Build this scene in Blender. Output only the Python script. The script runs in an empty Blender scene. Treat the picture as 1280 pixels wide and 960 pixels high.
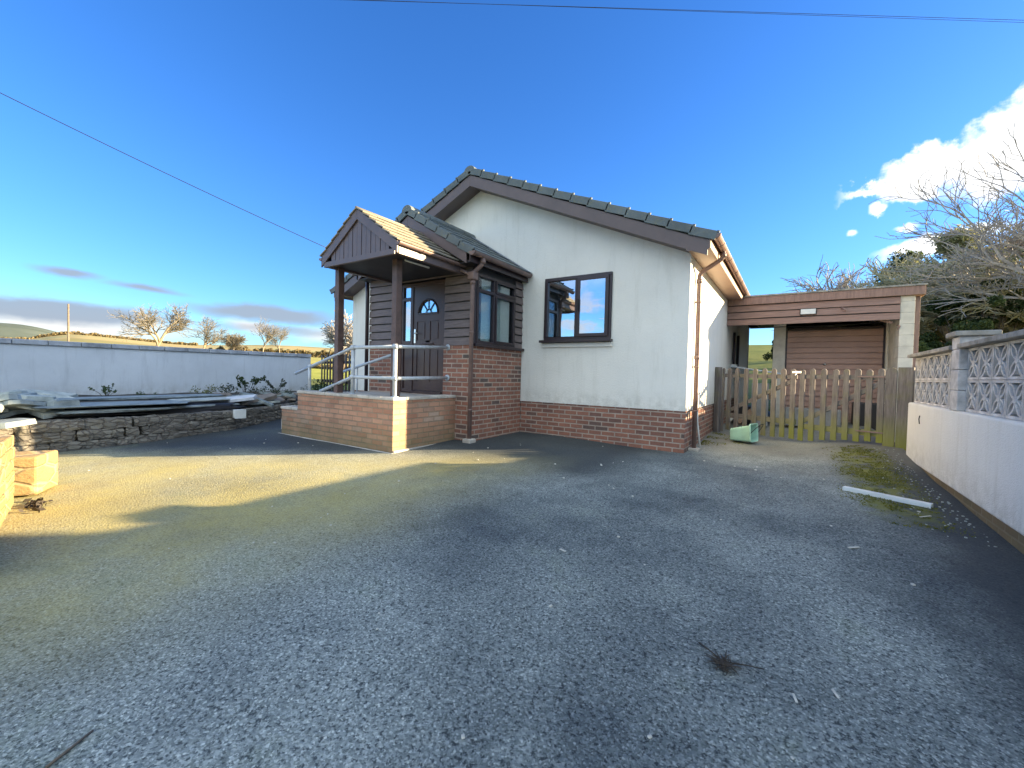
import bpy, bmesh, math, random
from mathutils import Vector, Matrix, noise as mnoise
random.seed(7)
C = bpy.context.scene.collection
rad = math.radians

# ---------------------------------------------------------------- materials
def new_mat(name):
    m = bpy.data.materials.new(name); m.use_nodes = True
    nt = m.node_tree
    return m, nt, nt.nodes['Principled BSDF']
def N(nt, typ, **kw):
    n = nt.nodes.new(typ)
    for k, v in kw.items():
        if k in n.inputs: n.inputs[k].default_value = v
        else: setattr(n, k, v)
    return n
def rgb(c): return (c[0], c[1], c[2], 1)
def ramp(nt, src, stops):
    r = nt.nodes.new('ShaderNodeValToRGB')
    e = r.color_ramp.elements
    while len(e) < len(stops): e.new(.5)
    for i, (p, c) in enumerate(stops):
        e[i].position = p; e[i].color = c if len(c) == 4 else rgb(c)
    nt.links.new(src, r.inputs[0]); return r
def mixc(nt, fac, a, b, mode='MIX'):
    m = nt.nodes.new('ShaderNodeMix'); m.data_type = 'RGBA'; m.blend_type = mode; m.clamp_factor = True
    for s, v in ((0, fac), (6, a), (7, b)):
        if hasattr(v, 'is_linked') or hasattr(v, 'links'): nt.links.new(v, m.inputs[s])
        elif s == 0: m.inputs[0].default_value = v
        else: m.inputs[s].default_value = rgb(v)
    return m.outputs[2]
def coord(nt, uv=False, scale=(1, 1, 1)):
    tc = nt.nodes.new('ShaderNodeTexCoord'); mp = nt.nodes.new('ShaderNodeMapping')
    mp.inputs['Scale'].default_value = scale
    nt.links.new(tc.outputs['UV' if uv else 'Object'], mp.inputs[0]); return mp.outputs[0]
def noise(nt, vec, scale, detail=4, rough=.6):
    n = N(nt, 'ShaderNodeTexNoise', Scale=scale, Detail=detail, Roughness=rough)
    nt.links.new(vec, n.inputs['Vector']); return n.outputs['Fac']
def bump(nt, h, dist, strength=1.0, prev=None):
    b = N(nt, 'ShaderNodeBump', Strength=strength, Distance=dist)
    nt.links.new(h, b.inputs['Height'])
    if prev: nt.links.new(prev, b.inputs['Normal'])
    return b.outputs[0]
def simple(name, c, rough=.6, var=.25, vs=3, bs=60, bd=.0006, metallic=0, uv=False, stretch=(1, 1, 1), c2=None, spec=.5, coat=0):
    m, nt, b = new_mat(name)
    v = coord(nt, uv, stretch)
    f = noise(nt, v, vs, 6, .65)
    dark = c2 if c2 else tuple(x * (1 - var) for x in c)
    lite = tuple(min(1, x * (1 + var * .6)) for x in c)
    r = ramp(nt, f, [(.32, dark), (.68, lite)])
    nt.links.new(r.outputs[0], b.inputs['Base Color'])
    f2 = noise(nt, v, bs, 3)
    nt.links.new(bump(nt, f2, bd), b.inputs['Normal'])
    rr = nt.nodes.new('ShaderNodeMapRange'); rr.inputs['To Min'].default_value = max(.05, rough - .12); rr.inputs['To Max'].default_value = min(1, rough + .12)
    nt.links.new(f, rr.inputs[0]); nt.links.new(rr.outputs[0], b.inputs['Roughness'])
    b.inputs['Metallic'].default_value = metallic; b.inputs['Specular IOR Level'].default_value = spec
    return m
MT = {}
MT['pvc'] = simple('brown_upvc', (.125, .092, .09), .42, .22, 2.5, 40, .0004)
MT['pvc_dark'] = simple('dark_brown_frame', (.035, .022, .026), .35, .25, 3, 60, .0003)
MT['pipe'] = simple('brown_pipe', (.20, .135, .12), .45, .25, 5, 80, .0003)
MT['soffit'] = simple('tan_soffit', (.30, .20, .15), .5, .15, 3)
MT['clad'] = simple('dark_cladding', (.17, .135, .13), .6, .35, 4, 30, .001, uv=True, stretch=(10, 1, 1))
MT['fascia_wood'] = simple('brown_boards', (.30, .19, .155), .7, .3, 3, 30, .0012, uv=True, stretch=(10, 1, 1))
MT['door'] = simple('door_brown', (.055, .030, .030), .35, .2, 2, 50, .0003)
MT['post'] = simple('brown_post', (.11, .065, .055), .5, .4, 4, 30, .001, uv=True, stretch=(2, 2, 1))
MT['galv'] = simple('galvanised_steel', (.50, .55, .60), .5, .2, 9, 80, .0004, metallic=.1)
MT['garage_door'] = simple('garage_door_brown', (.42, .27, .22), .5, .15, 2, 40, .0003)
MT['white_pvc'] = simple('white_plastic', (.72, .74, .72), .45, .12, 5)
MT['concrete'] = simple('pale_concrete', (.50, .47, .42), .85, .3, 6, 60, .002)
MT['coping'] = simple('weathered_coping', (.36, .34, .31), .9, .4, 5, 40, .003, c2=(.15, .15, .13))
MT['screen'] = simple('screen_block_concrete', (.62, .60, .58), .9, .22, 7, 70, .0018, c2=(.34, .33, .32))
MT['pillar'] = simple('cream_block_paint', (.66, .63, .55), .85, .2, 4, 50, .002)
MT['slate'] = simple('slate_grey', (.27, .31, .31), .7, .35, 6, 40, .003, c2=(.12, .145, .15))
MT['slate2'] = simple('slate_pale', (.44, .47, .43), .8, .3, 6, 40, .003, c2=(.25, .28, .26))
MT['slate3'] = simple('slate_rust', (.21, .18, .15), .7, .4, 6, 40, .002)
MT['soil'] = simple('dark_soil', (.055, .048, .038), .95, .5, 8, 30, .02)
MT['lead'] = simple('lead_flashing', (.17, .21, .27), .45, .3, 8, 40, .001, metallic=.2)
MT['basket'] = simple('green_plastic', (.36, .62, .50), .4, .15, 6, 60, .0004)
MT['black'] = simple('black_rubber', (.02, .02, .022), .7, .3, 6)
MT['chrome'] = simple('bright_metal', (.75, .75, .73), .25, .1, 6, metallic=1)
MT['cable'] = simple('black_cable', (.015, .015, .018), .6, .1, 3)
MT['bark'] = simple('grey_bark', (.17, .135, .10), .9, .4, 9, 30, .01)
MT['bark_lit'] = simple('pale_bark', (.30, .24, .17), .9, .35, 9, 30, .01)
MT['twigs'] = simple('grey_twigs', (.30, .28, .26), .9, .3, 9)
MT['khaki_twigs'] = simple('khaki_twigs', (.44, .40, .27), .9, .3, .9, c2=(.25, .25, .15))
MT['far_twigs'] = simple('tawny_twigs', (.17, .15, .115), .9, .3, .9)
MT['blind'] = simple('pale_blind', (.80, .84, .82), .7, .08, 3)
MT['dark_room'] = simple('dark_room', (.05, .045, .04), .9, .2, 2)
MT['dark_slab'] = simple('near_black', (.018, .018, .022), .55, .4, 5)
MT['litter'] = simple('pale_litter', (.6, .58, .5), .8, .3, 20)
MT['stick'] = simple('dry_stick', (.055, .045, .035), .9, .4, 20)
MT['card'] = simple('brown_board', (.30, .20, .13), .85, .3, 5)
MT['grey_sheet'] = simple('grey_sheet', (.25, .26, .26), .8, .3, 4)
MT['asphalt_road'] = simple('road_asphalt', (.07, .072, .075), .9, .3, 2, 90, .003)

def foliage(name, c1, c2, c3, vs=1.2):
    m, nt, b = new_mat(name); v = coord(nt)
    f = noise(nt, v, vs, 5, .7); f2 = noise(nt, v, vs * 9, 2)
    r = ramp(nt, f, [(.3, c1), (.5, c2), (.72, c3)])
    col = mixc(nt, f2, r.outputs[0], tuple(x * .6 for x in c2))
    nt.links.new(col, b.inputs['Base Color']); b.inputs['Roughness'].default_value = .6
    b.inputs['Specular IOR Level'].default_value = .3
    tr = N(nt, 'ShaderNodeBsdfTranslucent'); nt.links.new(col, tr.inputs[0])
    mx = N(nt, 'ShaderNodeMixShader'); mx.inputs[0].default_value = .40
    out = nt.nodes['Material Output']
    nt.links.new(b.outputs[0], mx.inputs[1]); nt.links.new(tr.outputs[0], mx.inputs[2]); nt.links.new(mx.outputs[0], out.inputs[0])
    return m
MT['leaf_dark'] = foliage('dark_evergreen', (.03, .05, .02), (.06, .095, .03), (.14, .18, .06))
MT['leaf_khaki'] = foliage('khaki_foliage', (.15, .17, .08), (.34, .35, .18), (.56, .54, .33))
MT['leaf_grey'] = foliage('grey_green_foliage', (.05, .065, .04), (.10, .12, .075), (.2, .2, .13))
MT['leaf_plant'] = foliage('plant_leaf', (.03, .07, .02), (.09, .14, .05), (.2, .25, .12), 6)
MT['leaf_yellow'] = foliage('variegated_leaf', (.10, .12, .03), (.25, .27, .12), (.4, .4, .2), 6)
MT['moss'] = foliage('moss_green', (.10, .12, .02), (.20, .21, .03), (.32, .31, .06), 9)
MT['ochre_hedge'] = foliage('ochre_hedge', (.20, .16, .08), (.30, .24, .12), (.40, .33, .17), .3)
MT['grass'] = foliage('lawn_grass', (.16, .20, .03), (.30, .33, .06), (.42, .42, .10), .6)

def glass(name, dark=(.02, .025, .03), fac=.4, see=.5):
    m, nt, b = new_mat(name)
    b.inputs['Base Color'].default_value = rgb(dark); b.inputs['Roughness'].default_value = .3
    g = N(nt, 'ShaderNodeBsdfGlossy', Roughness=.015); g.inputs['Color'].default_value = (.85, .9, .95, 1)
    v = coord(nt); nz = noise(nt, v, 1.3, 2)
    bp = bump(nt, nz, .004); nt.links.new(bp, g.inputs['Normal'])
    t = N(nt, 'ShaderNodeBsdfTransparent'); t.inputs[0].default_value = (.8, .86, .86, 1)
    m1 = N(nt, 'ShaderNodeMixShader'); m1.inputs[0].default_value = see
    nt.links.new(b.outputs[0], m1.inputs[1]); nt.links.new(t.outputs[0], m1.inputs[2])
    lw = N(nt, 'ShaderNodeLayerWeight', Blend=.5); pw = N(nt, 'ShaderNodeMath', operation='POWER'); pw.inputs[1].default_value = 3.5; nt.links.new(lw.outputs['Facing'], pw.inputs[0])
    ad = N(nt, 'ShaderNodeMath', operation='ADD', use_clamp=True); ad.inputs[1].default_value = fac
    nt.links.new(pw.outputs[0], ad.inputs[0])
    m2 = N(nt, 'ShaderNodeMixShader'); nt.links.new(ad.outputs[0], m2.inputs[0])
    nt.links.new(m1.outputs[0], m2.inputs[1]); nt.links.new(g.outputs[0], m2.inputs[2])
    nt.links.new(m2.outputs[0], nt.nodes['Material Output'].inputs[0]); return m
MT['glass'] = glass('window_glass', fac=.55, see=.75)
MT['glass_bay'] = glass('porch_glass', fac=.12, see=.97)

def brick(name, c1, c2, mortar, c3=None, ms=.011, algae=0, bd=.004, zlow=0, dk=.5):
    m, nt, b = new_mat(name); v = coord(nt, True); vo = coord(nt)
    wn = N(nt, 'ShaderNodeTexNoise', Scale=14, Detail=2); nt.links.new(v, wn.inputs['Vector'])
    ma = N(nt, 'ShaderNodeVectorMath', operation='MULTIPLY_ADD'); ma.inputs[1].default_value = (.006, .006, 0)
    nt.links.new(wn.outputs['Color'], ma.inputs[0]); nt.links.new(v, ma.inputs[2])
    def br():
        t = N(nt, 'ShaderNodeTexBrick'); t.inputs['Scale'].default_value = 1
        t.inputs['Brick Width'].default_value = .225; t.inputs['Row Height'].default_value = .075
        t.inputs['Mortar Size'].default_value = ms; t.inputs['Mortar Smooth'].default_value = .25; t.inputs['Bias'].default_value = 0
        nt.links.new(ma.outputs[0], t.inputs[0]); return t
    t = br(); t.inputs['Color1'].default_value = (0, 0, 0, 1); t.inputs['Color2'].default_value = (1, 1, 1, 1); t.inputs['Mortar'].default_value = (.5, .5, .5, 1)
    cr = ramp(nt, t.outputs['Color'], [(0, c1), (.38, c1), (.62, tuple((a + d) / 2 for a, d in zip(c1, c2))), (.8, c2), (1, c3 or c2)])
    f = noise(nt, vo, 26, 5, .7)
    col = mixc(nt, f, cr.outputs[0], (dk, dk, dk), 'MULTIPLY')
    mf = noise(nt, vo, 5, 4)
    mr = ramp(nt, mf, [(.3, tuple(x * .72 for x in mortar)), (.7, mortar)])
    col = mixc(nt, t.outputs['Fac'], col, mr.outputs[0])
    big = noise(nt, vo, 1.7, 5, .7)
    bg = ramp(nt, big, [(.35, (.78, .78, .78)), (.65, (1.1, 1.08, 1.05))])
    col = mixc(nt, 1.0, col, bg.outputs[0], 'MULTIPLY')
    if algae:
        sx = nt.nodes.new('ShaderNodeSeparateXYZ'); nt.links.new(v, sx.inputs[0])
        mr2 = N(nt, 'ShaderNodeMapRange'); mr2.inputs['From Min'].default_value = zlow + .42; mr2.inputs['From Max'].default_value = zlow
        nt.links.new(sx.outputs['Y'], mr2.inputs[0])
        mm = N(nt, 'ShaderNodeMath', operation='MULTIPLY'); nt.links.new(mr2.outputs[0], mm.inputs[0]); nt.links.new(noise(nt, vo, 4, 5, .7), mm.inputs[1])
        m3 = N(nt, 'ShaderNodeMath', operation='MULTIPLY', use_clamp=True); m3.inputs[1].default_value = 1.6 * algae; nt.links.new(mm.outputs[0], m3.inputs[0])
        col = mixc(nt, m3.outputs[0], col, (.17, .16, .07))
    nt.links.new(col, b.inputs['Base Color']); b.inputs['Roughness'].default_value = .85
    inv = N(nt, 'ShaderNodeMath', operation='SUBTRACT'); inv.inputs[0].default_value = 1; nt.links.new(t.outputs['Fac'], inv.inputs[1])
    b1 = bump(nt, inv.outputs[0], bd); b2 = bump(nt, noise(nt, vo, 90, 4, .7), .002, 1, b1)
    nt.links.new(b2, b.inputs['Normal']); return m
MT['brick'] = brick('red_multi_brick', (.42, .19, .13), (.29, .14, .105), (.47, .375, .31), (.14, .12, .11))
MT['brick_plat'] = brick('pink_brick', (.54, .31, .21), (.43, .21, .135), (.36, .27, .19), (.50, .38, .30), ms=.009, algae=.8, bd=.009, dk=.75)
MT['brick_base'] = brick('brown_brick', (.22, .14, .09), (.17, .10, .07), (.26, .20, .15), (.15, .11, .09), ms=.009, algae=.6, bd=.007)

def render_wall(name, c, dirt=(.55, .53, .47), streak=.35, zlo=None, amt=.25, bd=.004, zs=None):
    m, nt, b = new_mat(name); v = coord(nt); vs = coord(nt, False, (3, 3, .35))
    f = noise(nt, v, .9, 6, .65); s = noise(nt, vs, 2.5, 6, .7)
    fr = ramp(nt, s, [(.52, (0, 0, 0)), (.78, (1, 1, 1))])
    ff = N(nt, 'ShaderNodeMath', operation='MULTIPLY'); ff.inputs[1].default_value = streak; nt.links.new(fr.outputs[0], ff.inputs[0])
    c0 = ramp(nt, f, [(.3, tuple(x * (1 - amt * .4) for x in c)), (.7, c)])
    col = mixc(nt, ff.outputs[0], c0.outputs[0], dirt)
    if zs is not None:
        geo = nt.nodes.new('ShaderNodeNewGeometry'); sp = nt.nodes.new('ShaderNodeSeparateXYZ'); nt.links.new(geo.outputs['Position'], sp.inputs[0])
        mz = N(nt, 'ShaderNodeMapRange'); mz.inputs['From Min'].default_value = zs + .32; mz.inputs['From Max'].default_value = zs; nt.links.new(sp.outputs['Z'], mz.inputs[0])
        sm_ = ramp(nt, noise(nt, v, 7, 6, .7), [(.40, (.15, .15, .15)), (.62, (1, 1, 1))])
        q = N(nt, 'ShaderNodeMath', operation='MULTIPLY'); nt.links.new(mz.outputs[0], q.inputs[0]); nt.links.new(sm_.outputs[0], q.inputs[1])
        q2 = N(nt, 'ShaderNodeMath', operation='MULTIPLY'); q2.inputs[1].default_value = .42; nt.links.new(q.outputs[0], q2.inputs[0])
        col = mixc(nt, q2.outputs[0], col, (.33, .31, .24))
        sp_ = ramp(nt, noise(nt, v, 55, 4, .7), [(.62, (0, 0, 0)), (.70, (.5, .5, .5))]); col = mixc(nt, sp_.outputs[0], col, tuple(x * .78 for x in c))
    nt.links.new(col, b.inputs['Base Color']); b.inputs['Roughness'].default_value = .9; b.inputs['Specular IOR Level'].default_value = .2
    vor = N(nt, 'ShaderNodeTexVoronoi', Scale=120); nt.links.new(v, vor.inputs['Vector'])
    b1 = bump(nt, vor.outputs['Distance'], bd * .7, .8); b2 = bump(nt, noise(nt, v, 30, 5, .7), bd, .8, b1)
    nt.links.new(b2, b.inputs['Normal']); return m
MT['render'] = render_wall('white_roughcast', (.90, .885, .82), (.60, .58, .50), .40, bd=.007, zs=.62)
MT['render_left'] = render_wall('pale_painted_wall', (.78, .81, .82), (.50, .52, .52), .6, amt=.4, zs=.42)
MT['render_right'] = render_wall('white_painted_wall', (.86, .85, .80), (.60, .57, .48), .45, bd=.006, zs=.14)

def tile_mat(name, c1, c2, moss):
    m, nt, b = new_mat(name); v = coord(nt)
    f = noise(nt, v, 2.2, 6, .7); f2 = noise(nt, v, 14, 5, .7)
    r = ramp(nt, f, [(.3, c1), (.7, c2)])
    mr = ramp(nt, f2, [(.55, (0, 0, 0)), (.72, (1, 1, 1))])
    col = mixc(nt, mr.outputs[0], r.outputs[0], moss)
    nt.links.new(col, b.inputs['Base Color']); b.inputs['Roughness'].default_value = .7
    nt.links.new(bump(nt, f2, .004), b.inputs['Normal']); return m
MT['tile'] = tile_mat('grey_roof_tile', (.085, .105, .11), (.15, .18, .185), (.17, .17, .12))
MT['tile_pale'] = tile_mat('sandy_roof_tile', (.20, .18, .14), (.30, .265, .20), (.20, .19, .12))

def weathered(name):      # picket timber, green algae low down
    m, nt, b = new_mat(name); v = coord(nt, True, (28, 2.0, 1)); vo = coord(nt)
    f = noise(nt, v, 1.4, 6, .7); fb = noise(nt, vo, 3, 3)
    r = ramp(nt, f, [(.3, (.08, .070, .064)), (.6, (.20, .178, .165)), (.8, (.33, .30, .28))])
    g = nt.nodes.new('ShaderNodeNewGeometry'); sx = nt.nodes.new('ShaderNodeSeparateXYZ'); nt.links.new(g.outputs['Position'], sx.inputs[0])
    mr = N(nt, 'ShaderNodeMapRange'); mr.inputs['From Min'].default_value = .68; mr.inputs['From Max'].default_value = .28
    nt.links.new(sx.outputs['Z'], mr.inputs[0])
    xr = N(nt, 'ShaderNodeMapRange'); xr.inputs['From Min'].default_value = -.9; xr.inputs['From Max'].default_value = .2
    nt.links.new(sx.outputs['X'], xr.inputs[0])
    a = N(nt, 'ShaderNodeMath', operation='MULTIPLY'); nt.links.new(mr.outputs[0], a.inputs[0]); nt.links.new(xr.outputs[0], a.inputs[1])
    a2 = N(nt, 'ShaderNodeMath', operation='MULTIPLY_ADD'); a2.inputs[1].default_value = .8; nt.links.new(a.outputs[0], a2.inputs[0])
    fb2 = ramp(nt, fb, [(.52, (0, 0, 0)), (.75, (.45, .45, .45))]); nt.links.new(fb2.outputs[0], a2.inputs[2])
    col = mixc(nt, a2.outputs[0], r.outputs[0], (.19, .20, .035))
    nt.links.new(col, b.inputs['Base Color']); b.inputs['Roughness'].default_value = .9
    nt.links.new(bump(nt, f, .003), b.inputs['Normal']); return m
MT['picket'] = weathered('weathered_timber')

def asphalt():
    m, nt, b = new_mat('worn_asphalt'); v = coord(nt)
    vor = N(nt, 'ShaderNodeTexVoronoi', Scale=125); nt.links.new(v, vor.inputs['Vector'])
    vor2 = N(nt, 'ShaderNodeTexVoronoi', Scale=62); nt.links.new(v, vor2.inputs['Vector'])
    n1 = noise(nt, v, 80, 3, .6); n2 = noise(nt, v, .55, 7, .62); n3 = noise(nt, v, 60, 4, .7)
    sx = nt.nodes.new('ShaderNodeSeparateColor'); nt.links.new(vor.outputs['Color'], sx.inputs[0])
    stone = ramp(nt, sx.outputs[0], [(0, (.13, .147, .142)), (.5, (.215, .237, .228)), (.9, (.32, .34, .325)), (1, (.48, .50, .47))])
    pits = ramp(nt, n3, [(.385, (0, 0, 0)), (.47, (1, 1, 1))])
    col = mixc(nt, pits.outputs[0], (.045, .054, .058), stone.outputs[0])
    big = ramp(nt, n2, [(.36, (.42, .46, .50)), (.48, (.82, .85, .84)), (.62, (1.32, 1.33, 1.27))])
    col = mixc(nt, 1.0, col, big.outputs[0], 'MULTIPLY')
    # darker damp margin beside the house and the wall; painted shade towards the bed
    geo = nt.nodes.new('ShaderNodeNewGeometry'); sp = nt.nodes.new('ShaderNodeSeparateXYZ'); nt.links.new(geo.outputs['Position'], sp.inputs[0])
    def mrange(sock, a, c_):
        r_ = N(nt, 'ShaderNodeMapRange'); r_.interpolation_type = 'SMOOTHSTEP'; r_.inputs['From Min'].default_value = a; r_.inputs['From Max'].default_value = c_
        nt.links.new(sock, r_.inputs[0]); return r_.outputs[0]
    def mul(a, c_):
        q = N(nt, 'ShaderNodeMath', operation='MULTIPLY', use_clamp=True)
        for i, x in enumerate((a, c_)):
            if isinstance(x, (int, float)): q.inputs[i].default_value = x
            else: nt.links.new(x, q.inputs[i])
        return q.outputs[0]
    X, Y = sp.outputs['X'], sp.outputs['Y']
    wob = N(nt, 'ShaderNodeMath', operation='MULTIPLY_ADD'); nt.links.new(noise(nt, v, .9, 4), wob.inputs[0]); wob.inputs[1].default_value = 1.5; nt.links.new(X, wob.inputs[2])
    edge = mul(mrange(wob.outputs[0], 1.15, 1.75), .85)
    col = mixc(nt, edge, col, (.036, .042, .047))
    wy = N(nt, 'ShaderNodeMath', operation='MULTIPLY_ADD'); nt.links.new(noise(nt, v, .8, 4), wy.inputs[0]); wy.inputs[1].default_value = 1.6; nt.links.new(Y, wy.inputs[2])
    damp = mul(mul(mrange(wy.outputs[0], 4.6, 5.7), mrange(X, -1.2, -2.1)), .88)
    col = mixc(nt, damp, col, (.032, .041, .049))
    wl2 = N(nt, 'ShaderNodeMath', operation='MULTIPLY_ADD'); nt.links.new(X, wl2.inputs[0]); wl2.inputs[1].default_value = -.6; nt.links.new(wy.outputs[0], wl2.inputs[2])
    col = mixc(nt, mul(mul(mrange(wl2.outputs[0], 7.0, 8.0), mrange(X, -4.0, -5.0)), .85), col, (.034, .042, .050))  # house shade left of the porch painted dark into the tarmac
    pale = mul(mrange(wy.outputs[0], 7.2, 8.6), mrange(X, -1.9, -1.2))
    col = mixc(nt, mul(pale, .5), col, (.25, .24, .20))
    # moss streak by the right wall
    mx_ = mul(mrange(X, .42, .7), mrange(X, 1.14, .95)); my_ = mul(mrange(Y, 4.3, 5.0), mrange(Y, 8.2, 7.4))
    mo = mul(mul(mx_, my_), ramp(nt, noise(nt, v, 5, 6, .75), [(.42, (0, 0, 0)), (.55, (1, 1, 1))]).outputs[0])
    col = mixc(nt, mul(mo, .85), col, (.17, .18, .03))
    # algae film on the left drive, its yellow also painting the sunlit patch
    algae_sun = mul(mrange(X, -1.9, -3.6), mrange(Y, -.5, .8)); wl = N(nt, 'ShaderNodeMath', operation='MULTIPLY_ADD'); nt.links.new(X, wl.inputs[0]); wl.inputs[1].default_value = -.6; nt.links.new(wy.outputs[0], wl.inputs[2])
    algae_sun = mul(algae_sun, mrange(wl.outputs[0], 7.8, 6.5))
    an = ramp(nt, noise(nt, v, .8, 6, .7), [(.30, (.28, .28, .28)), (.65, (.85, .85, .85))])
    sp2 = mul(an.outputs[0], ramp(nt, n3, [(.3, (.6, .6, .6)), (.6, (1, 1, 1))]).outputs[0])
    col = mixc(nt, mul(algae_sun, sp2), col, (.50, .42, .13))
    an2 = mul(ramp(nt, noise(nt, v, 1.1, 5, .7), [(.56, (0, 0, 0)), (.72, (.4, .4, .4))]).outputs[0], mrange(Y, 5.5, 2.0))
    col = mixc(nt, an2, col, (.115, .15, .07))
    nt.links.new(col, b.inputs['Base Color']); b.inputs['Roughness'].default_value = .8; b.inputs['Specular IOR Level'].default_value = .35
    b1 = bump(nt, vor2.outputs['Distance'], .004, .6); b2 = bump(nt, n3, .007, .8, b1); b3 = bump(nt, n1, .004, .8, b2)
    nt.links.new(b3, b.inputs['Normal']); return m
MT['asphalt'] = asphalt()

def stone_mat(name, cs, scale, mort):
    m, nt, b = new_mat(name); v = coord(nt, False, (1, 1, 2.4))
    vor = N(nt, 'ShaderNodeTexVoronoi', Scale=scale); nt.links.new(v, vor.inputs['Vector'])
    ed = N(nt, 'ShaderNodeTexVoronoi', Scale=scale, feature='DISTANCE_TO_EDGE'); nt.links.new(v, ed.inputs['Vector'])
    sc = nt.nodes.new('ShaderNodeSeparateColor'); nt.links.new(vor.outputs['Color'], sc.inputs[0])
    r = ramp(nt, sc.outputs[0], [(i / (len(cs) - 1), c) for i, c in enumerate(cs)])
    f = noise(nt, v, 22, 6, .7)
    col = mixc(nt, f, r.outputs[0], (.55, .55, .52), 'MULTIPLY')
    e = ramp(nt, ed.outputs[0], [(.02, (0, 0, 0)), (.10, (1, 1, 1))])
    col = mixc(nt, e.outputs[0], mort, col)
    nt.links.new(col, b.inputs['Base Color']); b.inputs['Roughness'].default_value = .9
    b1 = bump(nt, e.outputs[0], .015); b2 = bump(nt, f, .012, 1, b1); nt.links.new(b2, b.inputs['Normal']); return m
MT['rubble'] = stone_mat('rubble_stone', [(.24, .22, .19), (.34, .32, .28), (.19, .18, .16), (.38, .35, .30)], 7.5, (.17, .15, .13))
MT['yellow_stone'] = stone_mat('reconstituted_stone', [(.40, .27, .12), (.46, .31, .13), (.34, .22, .10)], 3.0, (.42, .31, .17))

def field():
    m, nt, b = new_mat('field_grass'); v = coord(nt)
    geo = nt.nodes.new('ShaderNodeNewGeometry'); L = N(nt, 'ShaderNodeVectorMath', operation='LENGTH'); nt.links.new(geo.outputs['Position'], L.inputs[0])
    f = noise(nt, v, .02, 5, .6); f2 = noise(nt, v, .4, 5, .7)
    near = ramp(nt, f2, [(.3, (.17, .20, .035)), (.7, (.36, .36, .08))])
    far = ramp(nt, f, [(.38, (.22, .20, .09)), (.5, (.36, .29, .14)), (.62, (.27, .28, .13))])
    mr = N(nt, 'ShaderNodeMapRange'); mr.inputs['From Min'].default_value = 70; mr.inputs['From Max'].default_value = 150; nt.links.new(L.outputs['Value'], mr.inputs[0])
    col = mixc(nt, mr.outputs[0], near.outputs[0], far.outputs[0])
    nt.links.new(col, b.inputs['Base Color']); b.inputs['Roughness'].default_value = .95; b.inputs['Specular IOR Level'].default_value = .1
    nt.links.new(bump(nt, f2, .08), b.inputs['Normal']); return m
MT['field'] = field()
MT['hill'] = simple('hill_moor', (.10, .12, .10), .95, .35, .01, 1, .1, c2=(.07, .09, .06), spec=.1)

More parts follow.
